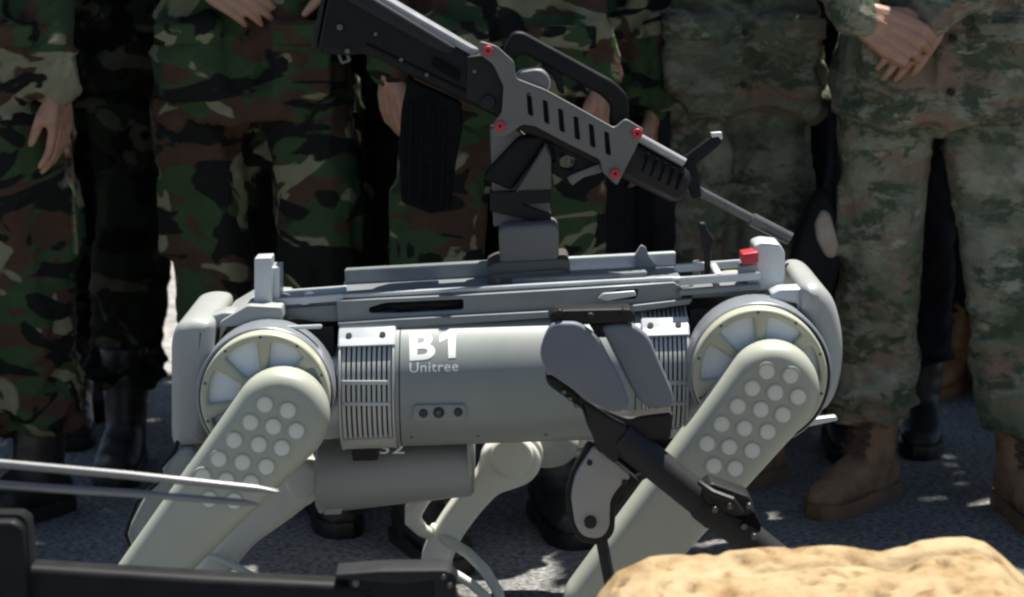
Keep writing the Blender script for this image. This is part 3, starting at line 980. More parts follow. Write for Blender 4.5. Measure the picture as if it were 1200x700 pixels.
# side camera strip
plate('sensor_strip', rnd([(484, 475), (546, 474), (546, 493), (484, 494)], 6), YB - RY - 0.003, 0.02, M['shell'], robot, bev=0.0015)
lens0 = disc('sensor_lens', 496, 485, 5.2, YB - RY - 0.0055, 0.02, M['glass'], robot)
disc('sensor_lens', 514, 484, 6.6, YB - RY - 0.0055, 0.02, M['glass'], robot)
disc('sensor_lens', 514, 484, 3.2, YB - RY - 0.0075, 0.01, M['gunmetal'], robot)
disc('sensor_lens', 537, 483.5, 5.2, YB - RY - 0.0055, 0.02, M['glass'], robot)

# lettering wrapped on the shell
def lettering(txt, x0, y0, x1, y1, parent, mt, fn, Yt, bold=0.0, roll=0.0, name='lettering', spacing=1.0):
    if isinstance(txt, list):           # a drawn character: outline in a unit square
        bm = bmesh.new()
        bm.faces.new([bm.verts.new((x, y, 0)) for x, y in txt])
        bmesh.ops.triangulate(bm, faces=bm.faces)
        return wrap(bm, x0, y0, x1, y1, parent, mt, fn, Yt, roll, name)
    cu = bpy.data.curves.new('t', 'FONT')
    cu.body = txt
    cu.size = 1
    cu.offset = bold
    cu.space_character = spacing
    ob = bpy.data.objects.new('t', cu)
    COL.objects.link(ob)
    me = bpy.data.meshes.new_from_object(ob.evaluated_get(bpy.context.evaluated_depsgraph_get()))
    bpy.data.objects.remove(ob)
    bm = bmesh.new()
    bm.from_mesh(me)
    bpy.data.meshes.remove(me)
    return wrap(bm, x0, y0, x1, y1, parent, mt, fn, Yt, roll, name)

def wrap(bm, x0, y0, x1, y1, parent, mt, fn, Yt, roll, name):
    xs = [v.co.x for v in bm.verts]; ys = [v.co.y for v in bm.verts]
    ax, bx_, ay, by = min(xs), max(xs), min(ys), max(ys)
    for v in bm.verts:
        fx, fy = (v.co.x - ax) / (bx_ - ax), (v.co.y - ay) / (by - ay)
        px, py = x0 + (x1 - x0) * fx, y1 + (y0 - y1) * fy + roll * (fx - 0.5)
        q = at(px, py, Yt)
        for _ in range(4):
            q = at(px, py, fn(q.x, q.z))
        v.co = q
    zs = [v.co.z for v in bm.verts]
    z, zt = min(zs), max(zs)
    n = max(3, int((zt - z) / 0.0022))
    for i in range(1, n):
        geom = list(bm.verts) + list(bm.edges) + list(bm.faces)
        bmesh.ops.bisect_plane(bm, geom=geom, plane_co=(0, 0, z + (zt - z) * i / n), plane_no=(0, 0, 1))
    for v in bm.verts:
        v.co.y = fn(v.co.x, v.co.z)
    return bm_link(name, bm, mt, parent)
lettering('B', 480, 389, 510, 422, robot, M['white'], shell_front, YB - RY, bold=0.03, roll=-2)
lettering([(0.50, 0), (0.92, 0), (0.92, 1), (0.56, 1), (0.0, 0.80), (0.0, 0.58), (0.50, 0.74)], 515, 387, 534, 420, robot, M['white'], shell_front, YB - RY, roll=-1)
lettering('Unitree', 480, 424, 537, 436, robot, M['white'], shell_front, YB - RY, bold=0.006, roll=-2, spacing=1.08)

# belly battery below and behind the body
bm = bmesh.new()
YD = 3.93
b0, b1 = at(372, 556, YD), at(556, 544, YD)
def ring_x(c, rz, ry, n=32, p=2.6):
    return [Vector((c.x, c.y + math.copysign(abs(math.cos(2 * math.pi * k / n)) ** (2 / p), math.cos(2 * math.pi * k / n)) * ry,
                    c.z + math.copysign(abs(math.sin(2 * math.pi * k / n)) ** (2 / p), math.sin(2 * math.pi * k / n)) * rz)) for k in range(n)]
loft(bm, [ring_x(b0, 0.058, 0.065), ring_x(b0 + Vector((0.006, 0, 0)), 0.068, 0.08), ring_x(b1 - Vector((0.006, 0, 0)), 0.054, 0.08), ring_x(b1, 0.047, 0.065)])
batt = bm_link('belly_battery', bm, M['bumper'], robot, 50)
plate('foot_block', rnd([(378, 594), (402, 592), (400, 603), (380, 604)], 2), YD - 0.06, 0.08, M['bumper'], robot)
plate('latch', rnd([(412, 522), (443, 521), (443, 540), (413, 541)], 3), 3.80, 0.05, M['dark'], robot)
lettering('32', 444, 519, 474, 532, robot, M['white'], lambda x, z: YD - 0.0755, YD - 0.08, bold=0.01)
plate('strap', rnd([(547, 518), (552, 518), (553, 560), (548, 560)], 1), YD - 0.083, 0.02, M['cream'], robot)

# deck on top
YF, YK = 3.784, 4.0
plate('deck_fascia', [(394, 353), (560, 345), (680, 338), (790, 331), (800, 338), (800, 352), (742, 358), (640, 365), (470, 374), (396, 379)], YF, 0.012, M['deck'], robot,
      holes=[rnd([(432, 361), (452, 355), (543, 351), (543, 363), (470, 367), (433, 367)], 3), rnd([(713, 345), (722, 340), (748, 339), (746, 350), (714, 352)], 3)], bev=0.002)
plate('deck_flange', [(396, 379), (470, 374), (640, 365), (742, 358), (812, 350), (808, 357), (742, 366), (640, 373), (470, 385), (398, 391)], YF - 0.012, 0.03, M['deck'], robot, bev=0.002)
def sheet(name, pts, th, m, parent, bev=0.002):
    """flat plate between world points (quad or polygon lying flat), th thick downwards"""
    bm = bmesh.new()
    top = [bm.verts.new(p) for p in pts]
    bot = [bm.verts.new(Vector(p) - Vector((0, 0, th))) for p in pts]
    bm.faces.new(top)
    bm.faces.new(bot[::-1])
    n = len(pts)
    for i in range(n):
        bm.faces.new((top[i], bot[i], bot[(i + 1) % n], top[(i + 1) % n]))
    bmesh.ops.recalc_face_normals(bm, faces=bm.faces)
    bmesh.ops.bevel(bm, geom=list(bm.edges), offset=bev, segments=2, affect='EDGES')
    return bm_link(name, bm, m, parent)
def flat_px(pts, dz=0.0):
    """pixel x positions on the deck edge line, given as (px, py at YF, Y) -> world, keeping the height of the near edge"""
    out = []
    for px, py, Y in pts:
        q = at(px, py, YF)
        out.append(Vector((q.x, Y, q.z + dz)))
    return out
sheet('deck_plate', flat_px([(394, 352, YF + 0.013), (800, 330, YF + 0.013), (800, 330, YK), (394, 352, YK)]), 0.008, M['deck'], robot)
# raised lips, rails and slotted strips on the deck
def rail(name, p0, p1, Y, w, h, m, dz=0.0):
    a, b = at(p0[0], p0[1], YF), at(p1[0], p1[1], YF)
    a = Vector((a.x, Y, a.z + dz)); b = Vector((b.x, Y, b.z + dz))
    sheet(name, [a + Vector((0, -w / 2, h)), b + Vector((0, -w / 2, h)), b + Vector((0, w / 2, h)), a + Vector((0, w / 2, h))], h, m, robot, 0.0015)
rail('deck_rail', (396, 352), (575, 342), 3.96, 0.03, 0.026, M['deck'])
rail('deck_rail', (668, 337), (800, 330), 3.965, 0.024, 0.024, M['palemetal'])
rail('deck_rail', (398, 352), (790, 331), 3.804, 0.016, 0.006, M['palemetal'], 0.001)
rail('deck_rail', (600, 341), (760, 332), 3.86, 0.05, 0.010, M['deck'], 0.001)
rail('deck_rail', (318, 362), (402, 356), 3.80, 0.014, 0.012, M['palemetal'], 0.003)
rail('deck_rail', (318, 362), (402, 356), 3.88, 0.014, 0.012, M['palemetal'], 0.003)
rail('deck_rail', (318, 366), (402, 362), 3.84, 0.07, 0.012, M['deck'], -0.01)
rail('cross_strip', (352, 362), (362, 361), 3.84, 0.09, 0.008, M['palemetal'], 0.004)
rail('deck_rail', (795, 338), (890, 331), 3.78, 0.014, 0.014, M['palemetal'], 0.006)
rail('deck_rail', (795, 336), (890, 329), 3.90, 0.014, 0.014, M['palemetal'], 0.006)
rail('deck_rail', (795, 340), (890, 333), 3.84, 0.14, 0.010, M['deck'], -0.008)
rail('cross_strip', (838, 334), (846, 333), 3.84, 0.13, 0.008, M['palemetal'], 0.012)
plate('deck_side', [(318, 362), (400, 357), (400, 377), (370, 378), (335, 372), (318, 374)], 3.80, 0.012, M['deck'], robot)
plate('deck_side', [(796, 338), (905, 330), (908, 340), (880, 346), (796, 351)], 3.80, 0.012, M['deck'], robot)
rail('link_bar', (330, 376), (382, 374), 3.70, 0.012, 0.006, M['palemetal'])
# handles over the cable openings
def handle(x0, x1, y, drop, Y, m, r=0.0045):
    rod('handle', [at(x0, y + drop, Y), at(x0 + 2, y + 3, Y), at(x0 + 8, y, Y), at(x1 - 8, y - 1, Y), at(x1 - 2, y + 2, Y), at(x1, y + drop, Y)], r, m, robot, 8)
handle(762, 812, 328, 12, 3.80, M['palemetal'])
# cables in the cutouts
rod('cable', [at(424, 367, 3.807), at(440, 364, 3.802), at(455, 358, 3.807), at(470, 360, 3.801), at(492, 356, 3.805), at(515, 357, 3.801), at(548, 355, 3.812)], 0.008, M['dark'], robot, 8)
rod('cable', [at(428, 370, 3.807), at(450, 367, 3.799), at(475, 362, 3.807), at(500, 364, 3.803), at(545, 360, 3.812)], 0.006, M['dark'], robot, 8)
# dark filler boxes added for the shadowy band between deck and hips
for a, b in ((at(270, 392, 3.87), at(396, 386, 3.87)), (at(804, 366, 3.87), at(900, 362, 3.87))):
    bm = bmesh.new()
    q4 = ((-0.09, -0.03), (0.09, -0.03), (0.09, 0.022), (-0.09, 0.022))
    loft(bm, [[a + Vector((0, y, z)) for y, z in q4], [b + Vector((0, y, z)) for y, z in q4]])
    bm_link('dark_filler', bm, M['dark'], robot)

# end brackets
br = plate('end_bracket', rnd([(258, 377), (290, 358), (330, 360), (332, 374), (322, 381), (256, 384)], 3), 3.74, 0.20, M['bumper'], robot, bev=0.003)
plate('end_post', rnd([(298, 303), (318, 302), (319, 361), (298, 361)], 2), 3.78, 0.05, M['palemetal'], robot, bev=0.002)
plate('end_post', rnd([(315, 314), (328, 313), (328, 350), (315, 352)], 2), 3.80, 0.06, M['palemetal'], robot, bev=0.002)
plate('end_bracket', rnd([(884, 288), (894, 284), (914, 286), (920, 296), (920, 340), (884, 342)], 4), 3.79, 0.075, M['palemetal'], robot, bev=0.003)
plate('end_bracket', rnd([(868, 312), (888, 308), (888, 340), (880, 342), (874, 330), (868, 326)], 3), 3.78, 0.06, M['deck'], robot, bev=0.003)
lampo = plate('tail_lamp', rnd([(869, 298), (889, 295), (889, 309), (870, 311)], 3), 3.765, 0.05, M['red'], robot, bev=0.003)

# hips
def hip(cx, cy, r, cap, cap_r, knee, knee_r, dots, win_a0, near=True):
    Yr = 3.615
    h = disc('hip_motor', cx, cy - 2, r * 1.07, Yr + 0.045, 0.085, M['motor'], robot, 48, 0.006)
    disc('motor_ring', cx + 1, cy - 1, r * 1.03, Yr + 0.034, 0.02, M['dark'], h, 48, 0.002)
    holes = []
    for k in range(7):
        a0 = R(win_a0 + 360 / 7 * k)
        half = R(19.5)
        pts = []
        for j in range(6):
            a = a0 - half * 0.95 + 2 * half * 0.95 * j / 5
            pts.append((cx + r * 0.88 * math.cos(a), cy - r * 0.88 * math.sin(a)))
        for j in range(6):
            a = a0 + half * 0.9 - 2 * half * 0.9 * j / 5
            pts.append((cx + r * 0.41 * math.cos(a), cy - r * 0.41 * math.sin(a)))
        holes.append(rnd(pts, 3.5, 3))
    disc('motor_face', cx, cy, r * 0.93, Yr + 0.016, 0.012, M['pale'], h, 40)
    plate('ring_cover', circ(cx, cy, r, 72), Yr, 0.04, M['ring'], h, holes=holes, bev=0.006, ang=60)
    sc0 = None
    for k in range(10):
        a0 = R(win_a0 + 36 * k + 8)
        sx, sy = cx + r * 0.945 * math.cos(a0), cy - r * 0.945 * math.sin(a0)
        if sc0 is None:
            sc0 = disc('screw', sx, sy, 2.0, Yr - 0.0006, 0.006, M['gunmetal'], h, 8, 0.0004)
            p0 = at(sx, sy, Yr)
        else:
            c = sc0.copy()
            COL.objects.link(c)
            c.parent = h
            c.location = Vector(sc0.location) + (at(sx, sy, Yr) - p0)
    Yt = Yr - 0.052
    th = plate('thigh', stadium(cap, cap_r, knee, knee_r, 26), Yt - 0.012, 0.085, M['cream'], robot, bev=0.029, ang=80)
    d0 = None
    for x, y in dots:
        p = at(x, y, Yt - 0.0127)
        if d0 is None:
            d0 = disc('pad_insert', x, y, 9.3, Yt - 0.0127, 0.010, M['pad'], th, 20, 0.0005)
            pd = p
            a_ = at(x, y, Yt - 0.0132)
            rim0 = plate('pad_rim', circ(x, y, 11.4, 24), Yt - 0.0138, 0.010, M['cream'], th, holes=[circ(x, y, 9.2, 24)], bev=0.0006)
        else:
            c = d0.copy()
            COL.objects.link(c)
            c.parent = th
            c.location = Vector(d0.location) + (p - pd)
            c = rim0.copy()
            COL.objects.link(c)
            c.parent = th
            c.location = Vector(rim0.location) + (p - pd)
    return th
M['pad'] = mat('light_grey_pad', (0.62, 0.635, 0.57), 0.45, 0.0, 0.08, 10)
dots_l = [(310, 475), (337, 482), (293, 496), (320, 501), (347, 506), (274, 517), (303, 522), (330, 526), (256, 539), (284, 543), (312, 548), (237, 559), (265, 564), (294, 567), (245, 586), (274, 588)]
dots_r = [(899, 436), (927, 441), (882, 456), (909, 461), (936, 466), (865, 477), (892, 481), (918, 487), (846, 498), (873, 503), (900, 507), (829, 521), (855, 525), (882, 529), (837, 547), (862, 550)]
hip(310, 467, 76, (327, 494), 57, (138, 716), 30, dots_l, 14)
hip(891, 441, 79, (908, 460), 55, (699, 714), 38, dots_r, 12)
# shanks of the near legs, down to the ground
def shank(knee, foot_px, Y, r0, r1):
    a = at(knee[0], knee[1], Y)
    f = at(foot_px, 700, Y); f = Vector((f.x, Y, 0.028))
    rod('shank', [a, a.lerp(f, 0.4) + Vector((0.012, 0, 0.01)), f], [r0, (r0 + r1) / 2, r1], M['cream'], robot, 16)
    bm = bmesh.new()
    tube(bm, [f + Vector((0, -0.02, 0)), f + Vector((0, 0.02, 0))], 0.027, 14)
    bm_link('foot', bm, M['dark'], robot)
shank((138, 716), 300, 3.60, 0.032, 0.02)
shank((699, 714), 860, 3.60, 0.032, 0.02)
# abduction motors along the body axis
for x0, x1, y0, y1, r in ((372, 404, 459, 458, 0.085), (799, 840, 437, 436, 0.088)):
    a, b = at(x0, y0, 3.83), at(x1, y1, 3.83)
    o = rod('hip_housing', [a, b], r, M['palemetal'], robot, 40)
# far hips and thighs
for cx, cy, r in ((306, 466, 74), (888, 440, 77)):
    q = at(cx, cy, 3.64)
    rr = r / ppm(q)
    bm = bmesh.new()
    tube(bm, [Vector((q.x, 3.99, q.z)), Vector((q.x, 4.0, q.z)), Vector((q.x, 4.06, q.z)), Vector((q.x, 4.07, q.z))], [rr * 0.9, rr, rr, rr * 0.93], 40, caps=False)
    bm_link('hip_motor', bm, M['cream'], robot)
YL = 4.03
plate('thigh', stadium((560 - 265, 470), 46, (350, 572), 24), YL + 0.03, 0.05, M['far_leg'], robot, bev=0.008, ang=60)
plate('thigh', stadium((858, 450), 40, (640, 520), 14), YL + 0.03, 0.05, M['far_leg'], robot, bev=0.008, ang=60)
# far shanks with their knee caps
def far_shank(k, pts, ring):
    o = plate('shank', pts, YL - 0.03, 0.055, M['far_leg'], robot, bev=0.012, ang=60)
    for (x, y, r, Y, t) in ring:
        disc('knee_cap', x, y, r, Y, t, M['far_leg'], o, 32, 0.008)
far_shank(None, rnd([(330, 556), (352, 545), (374, 556), (374, 582), (342, 608), (296, 640), (255, 690), (205, 752), (182, 745), (225, 668), (270, 620)], 14),
          [(354, 564, 21, YL - 0.05, 0.03), (362, 563, 22, YL - 0.015, 0.04)])
far_shank(None, rnd([(561, 552), (564, 530), (580, 517), (604, 513), (624, 519), (634, 534), (634, 552), (622, 567), (602, 575), (584, 580), (560, 606), (540, 634), (529, 660), (522, 705), (490, 705), (493, 655), (504, 628), (522, 600), (546, 568)], 10),
          [(600, 537, 25, YL - 0.055, 0.03), (611, 534, 26, YL - 0.02, 0.05)])
plate('hip_cover', rnd([(600, 512), (668, 506), (680, 520), (676, 538), (655, 552), (612, 550)], 16), YL - 0.01, 0.1, M['bumper'], robot, bev=0.02, ang=60)
# curved lower link under the belly
rod('link', [at(508, 572, 4.0), at(494, 584, 3.99), at(485, 598, 3.99), at(484, 610, 3.99), at(494, 621, 4.0), at(508, 628, 4.02)], [0.013, 0.017, 0.018, 0.017, 0.013, 0.01], M['far_leg'], robot, 12, True)
# far left thigh guard seen past the near thigh
plate('thigh_guard', rnd([(203, 528), (224, 523), (236, 540), (196, 610), (172, 648), (150, 640), (148, 624), (166, 588)], 9), 3.70, 0.06, M['bumper'], robot, bev=0.01, ang=60)
rod('cable', [at(222, 478, 3.73), at(205, 528, 3.70), at(188, 548, 3.69), at(190, 560, 3.69), at(160, 588, 3.69), at(147, 625, 3.69), at(152, 640, 3.69)], 0.004, M['dark'], robot, 8)

# bumpers at both ends
def bumper(outer, Y0, th, bev):
    return plate('bumper', outer, Y0, th, M['bumper'], robot, bev=bev, ang=70)
bumper(rnd([(199, 400), (206, 380), (226, 374), (250, 377), (247, 430), (243, 512), (238, 524), (204, 526), (199, 515)], 11), 3.70, 0.30, 0.022)
bumper(rnd([(938, 345), (944, 334), (962, 334), (980, 352), (990, 392), (990, 432), (982, 466), (968, 486), (948, 484), (944, 420)], 18), 3.69, 0.30, 0.03)
plate('bumper_arm', rnd([(903, 345), (915, 339), (944, 338), (946, 352), (944, 400), (936, 400), (934, 356), (906, 354)], 4), 3.72, 0.05, M['palemetal'], robot, bev=0.004)
plate('bumper_arm', rnd([(225, 376), (262, 366), (300, 368), (300, 380), (262, 382), (240, 392)], 4), 3.75, 0.06, M['bumper'], robot, bev=0.004)
plate('side_light', rnd([(930, 494), (980, 488), (982, 493), (940, 502)], 2), 3.9, 0.02, M['palemetal'], robot)

# antenna and little sensor stalks on the deck
rod('antenna', [at(829, 334, 3.86), at(829, 300, 3.86), at(826, 280, 3.86), at(824, 264, 3.86)], [0.005, 0.006, 0.008, 0.006], M['dark'], robot, 8, True)
rod('antenna', [at(822, 264, 3.86), at(832, 282, 3.86), at(830, 296, 3.86)], [0.006, 0.008, 0.004], M['dark'], robot, 8, True)
plate('stalk', rnd([(812, 307), (820, 305), (821, 326), (812, 327)], 1.5), 3.92, 0.01, M['palemetal'], robot)
plate('clip', rnd([(744, 300), (752, 288), (758, 292), (760, 300), (770, 312), (764, 316), (746, 314)], 3), 3.94, 0.02, M['stand_lt'], robot)
plate('clip', rnd([(700, 350), (706, 344), (744, 341), (746, 347), (712, 353)], 2), YF - 0.006, 0.012, M['palemetal'], robot)

# ------------------------------------------------------------------ gun mount
mount = thing('gun_mount', 'grey pedestal and slotted clamp plate with red bolts holding the rifle', 'gun mount', at(615, 330, 3.945))
plate('base_plate', rnd([(570, 314), (582, 308), (664, 304), (668, 309), (668, 326), (642, 332), (572, 336)], 4), 3.870, 0.13, M['mountbase'], mount, bev=0.003)
plate('base_plate', rnd([(576, 322), (660, 316), (662, 334), (574, 338)], 2), 3.860, 0.05, M['mountbase'], mount, bev=0.002)
plate('motor_box', rnd([(584, 272), (590, 266), (648, 262), (655, 268), (655, 309), (586, 313)], 7), 3.875, 0.10, M['mount'], mount, bev=0.008)
plate('column', rnd([(574, 150), (600, 146), (642, 186), (645, 262), (578, 266)], 3), 3.940, 0.05, M['mount'], mount, bev=0.003)
plate('bracket', rnd([(604, 226), (640, 168), (646, 186), (646, 222)], 2), 3.905, 0.05, M['mountbase'], mount, bev=0.003)
plate('strap', [(574, 226), (646, 222), (646, 238), (612, 240), (646, 252), (646, 264), (574, 248)], 3.923, 0.07, M['dark'], mount, bev=0.002)
for x, y in ((584, 330), (658, 325)):
    disc('bolt', x, y, 3.6, 3.857, 0.012, M['mount'], mount, 10, 0.001)
slots = []
for x, y in ((621, 122), (640, 131), (658, 141), (676, 150), (694, 159), (712, 168)):
    slots.append(rnd([(x - 4.0, y - 14), (x + 1.5, y - 12), (x + 3.8, y + 13), (x + 3.2, y + 14.5), (x - 2.2, y + 12)], 1.5, 2))
YP = 3.895
clamp = plate('clamp_plate', rnd([(562, 48), (582, 54), (602, 72), (605, 92), (639, 105), (720, 150), (733, 139), (755, 152), (748, 168), (723, 218), (706, 202), (703, 187), (668, 170),
                                  (627, 148), (612, 146), (594, 160), (578, 161), (577, 146), (588, 132), (590, 101), (578, 76), (560, 62)], 4), YP, 0.010, M['mount'], mount, holes=slots, bev=0.002)
for x, y in ((572, 60), (586, 148), (747, 157), (721, 204)):
    bo = disc('bolt', x, y, 6.2, YP - 0.007, 0.016, M['red'], mount, 16, 0.002)
    disc('hex_socket', x, y, 2.2, YP - 0.0076, 0.006, M['dark'], bo, 6, 0.0004)
kn = plate('knob', stadium((614, 93), 10, (628, 97), 16), YP + 0.012, 0.04, M['mount'], mount, bev=0.005)
plate('knob_rim', stadium((614, 93), 11.5, (628, 97), 17.5), YP + 0.018, 0.02, M['palemetal'], kn, holes=[], bev=0.003)

# ------------------------------------------------------------------ rifle
rifle = thing('rifle', 'black bullpup assault rifle clamped on the mount, muzzle tilted down to the right', 'rifle', at(600, 130, 3.965))
YR = 3.920
plate('stock', rnd([(384, -14), (404, -22), (430, -8), (560, 66), (604, 92), (604, 152), (578, 136), (540, 118), (430, 64), (400, 66), (372, 62), (370, 46)], 8), YR, 0.062, M['gun'], rifle, bev=0.014, ang=60)
plate('butt_pad', rnd([(380, -20), (392, -18), (378, 64), (364, 60), (366, 44)], 4), YR - 0.002, 0.066, M['dark'], rifle, bev=0.01)
plate('cheek_rest', rnd([(404, -10), (420, -14), (536, 56), (526, 66), (512, 60), (406, 2)], 4), YR - 0.005, 0.072, M['stand_dk'], rifle, bev=0.008)
plate('top_cover', rnd([(412, -24), (424, -22), (560, 58), (562, 70), (548, 66), (410, -12)], 3), YR + 0.004, 0.05, M['steel'], rifle, bev=0.016)  # pale colour stands for sunlight along the top of the stock
plate('receiver', rnd([(545, 66), (575, 62), (600, 84), (616, 110), (604, 148), (584, 136), (546, 116)], 6), YR - 0.004, 0.07, M['dark'], rifle, bev=0.006)
disc('selector', 572, 120, 9, YR - 0.014, 0.02, M['dark'], rifle, 20, 0.003)
disc('pin', 398, 32, 4, YR - 0.008, 0.012, M['gunmetal'], rifle, 10, 0.001)
disc('pin', 407, 60, 3.4, YR - 0.004, 0.012, M['gunmetal'], rifle, 10, 0.001)
plate('chassis', rnd([(600, 90), (640, 108), (722, 152), (748, 160), (728, 212), (700, 195), (640, 165), (600, 150)], 5), YR, 0.05, M['dark'], rifle, bev=0.006)
plate('carry_handle', rnd([(588, 62), (600, 38), (612, 37), (720, 96), (736, 112), (738, 142), (722, 152), (714, 146), (716, 124), (704, 112), (640, 77), (612, 62), (600, 74), (604, 92), (592, 92)], 7), YR + 0.004, 0.036, M['gun'], rifle, bev=0.006, ang=60)
plate('cocking_lever', rnd([(634, 76), (648, 74), (658, 86), (662, 112), (654, 108), (648, 88), (640, 84)], 4), YR + 0.01, 0.02, M['gun'], rifle, bev=0.003)
plate('grip', rnd([(608, 160), (640, 158), (640, 168), (600, 224), (566, 210), (570, 200)], 6), YR + 0.004, 0.036, M['gun'], rifle, bev=0.008, ang=60)
plate('trigger_guard', rnd([(626, 160), (704, 190), (700, 198), (680, 204), (668, 216), (634, 196)], 6), YR + 0.006, 0.022, M['gun'], rifle,
      holes=[rnd([(636, 170), (648, 173), (650, 190), (640, 188)], 4), rnd([(656, 178), (676, 187), (670, 200), (656, 196)], 4)], bev=0.003)
plate('trigger', rnd([(664, 180), (670, 182), (668, 196), (662, 198)], 2), YR + 0.012, 0.01, M['gunmetal'], rifle, bev=0.001)
plate('trigger_lip', rnd([(664, 208), (672, 204), (703, 192), (706, 202), (684, 208), (670, 218)], 3), YR - 0.004, 0.02, M['mount'], rifle, bev=0.002)
plate('ejection_port', rnd([(508, 66), (540, 84), (538, 96), (506, 78)], 2), YR - 0.007, 0.01, M['mag'], rifle, bev=0.001)
for x, y in ((440, 40), (470, 70), (500, 88), (556, 84), (592, 138)):
    disc('pin', x, y, 2.6, YR - 0.006, 0.012, M['gunmetal'], rifle, 10, 0.0008)
plate('stock_seam', [(430, 50), (552, 108), (551, 110.5), (429, 52.5)], YR - 0.0015, 0.006, M['mag'], rifle, bev=0.0005)
for i in range(5):
    x, y = 758 + i * 10, 176 + i * 5.4
    plate('handguard_rib', rnd([(x + 1, y + 4), (x + 4, y + 5), (x - 4, y + 26), (x - 7, y + 25)], 1.2), YR - 0.013, 0.012, M['mag'], rifle, bev=0.001)
plate('sling_loop', rnd([(394, 62), (408, 60), (412, 72), (400, 76)], 3), YR + 0.02, 0.008, M['gunmetal'], rifle, holes=[rnd([(399, 65), (405, 64), (407, 70), (402, 72)], 1.5)], bev=0.001)
# curved magazine with ribs
mg = plate('magazine', rnd([(478, 92), (540, 120), (542, 150), (534, 192), (528, 246), (506, 252), (470, 238), (467, 180), (470, 130)], 5), YR + 0.014, 0.034, M['mag'], rifle, bev=0.005)
for i in range(4):
    x = 480 + i * 13
    plate('rib', rnd([(x, 118 + i * 4), (x + 4, 118 + i * 4), (x + 2 - i * 0.5, 238 + i * 2), (x - 3 - i * 0.5, 237 + i * 2)], 1), YR + 0.011, 0.006, M['mag'], mg, bev=0.001)
for y in (150, 190, 222):
    plate('rib', rnd([(471, y), (533, y + 14), (533, y + 18), (470, y + 4)], 1), YR + 0.0115, 0.006, M['mag'], mg, bev=0.001)
# handguard, gas tube, barrel, sights
ax0, ax1 = at(736, 185, YR + 0.025), at(804, 220, YR + 0.025)
rod('handguard', [ax0, ax0.lerp(ax1, 0.9), ax1], [0.038, 0.036, 0.028], M['dark'], rifle, 20)
rod('gas_tube', [at(748, 161, YR + 0.004), at(802, 191, YR + 0.004)], 0.0085, M['steel'], rifle, 12)
rod('barrel', [at(800, 213, YR + 0.025), at(818, 224, YR + 0.025), at(880, 256, YR + 0.025), at(881, 257, YR + 0.025), at(926, 280, YR + 0.025)], [0.0115, 0.0095, 0.0085, 0.0125, 0.012], M['barrel'], rifle, 16)
plate('front_sight_base', rnd([(794, 188), (814, 186), (820, 208), (822, 232), (812, 234), (802, 212)], 3), YR + 0.012, 0.026, M['gun'], rifle, bev=0.003)
plate('front_sight', rnd([(800, 186), (832, 162), (843, 160), (846, 168), (830, 182), (812, 196)], 3), YR + 0.014, 0.022, M['gun'], rifle, bev=0.003)
plate('sight_post', rnd([(833, 156), (846, 155), (847, 163), (835, 165)], 1.5), YR + 0.016, 0.018, M['palemetal'], rifle, bev=0.001)

# ------------------------------------------------------------------ folding stand in front of the robot
YS = 3.30
stand = thing('folding_stand', 'slate grey folding stand with two flat pads, dark tube and clamp before the robot dog', 'stand', ground(705, 790))
pad1 = [(647, 378), (678, 378), (701, 395), (727, 444), (739, 475), (732, 482), (713, 484), (680, 463), (640, 436), (632, 416), (638, 394)]
pad2 = [(704, 384), (715, 380), (741, 380), (760, 394), (789, 461), (790, 478), (763, 480), (748, 470), (735, 446)]
plate('pad', rnd(pad2, 9), YS + 0.02, 0.022, M['stand'], stand, bev=0.006, ang=60)
plate('pad', rnd(pad1, 9), YS, 0.022, M['stand'], stand, bev=0.006, ang=60)
plate('top_bracket', rnd([(642, 370), (650, 364), (738, 362), (744, 368), (742, 378), (700, 380), (646, 380)], 3), YS + 0.014, 0.05, M['dark'], stand, bev=0.003)
for x, y in ((656, 368), (692, 372), (732, 367)):
    disc('knob', x, y, 5, YS + 0.006, 0.03, M['dark'], stand, 12, 0.003)
plate('hinge', rnd([(690, 380), (716, 380), (710, 396), (700, 396)], 2), YS + 0.03, 0.02, M['dark'], stand)
plate('pad_backing', rnd([(638, 440), (652, 442), (690, 472), (735, 490), (790, 484), (786, 516), (745, 520), (724, 540), (700, 530), (684, 482), (642, 452)], 6), YS + 0.03, 0.05, M['dark'], stand, bev=0.005)
plate('neck', rnd([(678, 466), (712, 488), (735, 500), (722, 545), (708, 535), (688, 500)], 5), YS + 0.012, 0.03, M['stand_dk'], stand, bev=0.005)
for i in range(3):
    disc('bolt', 661 + i * 7, 460 + i * 8, 3, YS + 0.024, 0.01, M['gunmetal'], stand, 8, 0.001)
t0, t1 = at(728, 512, YS + 0.035), at(1010, 736, YS - 0.02)
rod('tube', [t0, t0.lerp(t1, 0.5), t1], [0.0262, 0.0262, 0.0262], M['stand_dk'], stand, 24)
rod('tube_collar', [t0.lerp(t1, 0.33), t0.lerp(t1, 0.345), t0.lerp(t1, 0.40), t0.lerp(t1, 0.41)], [0.0265, 0.0295, 0.0295, 0.0265], M['dark'], stand, 24)
plate('clamp', rnd([(822, 574), (834, 566), (878, 582), (884, 592), (880, 604), (862, 606), (846, 600), (826, 588)], 4), YS - 0.015, 0.06, M['dark'], stand, bev=0.004)
plate('clamp_jaw', rnd([(846, 600), (884, 598), (893, 616), (889, 638), (864, 636), (850, 618)], 4), YS - 0.010, 0.055, M['mag'], stand, bev=0.005)
rod('clamp_lever', [at(820, 566, YS - 0.01), at(836, 578, YS - 0.03), at(858, 586, YS - 0.04), at(868, 600, YS - 0.035)], [0.004, 0.006, 0.006, 0.005], M['dark'], stand, 8, True)
for x, y in ((838, 598), (856, 594), (878, 594), (872, 618), (884, 630)):
    disc('bolt', x, y, 4, YS - 0.024, 0.014, M['gunmetal'], stand, 10, 0.002)
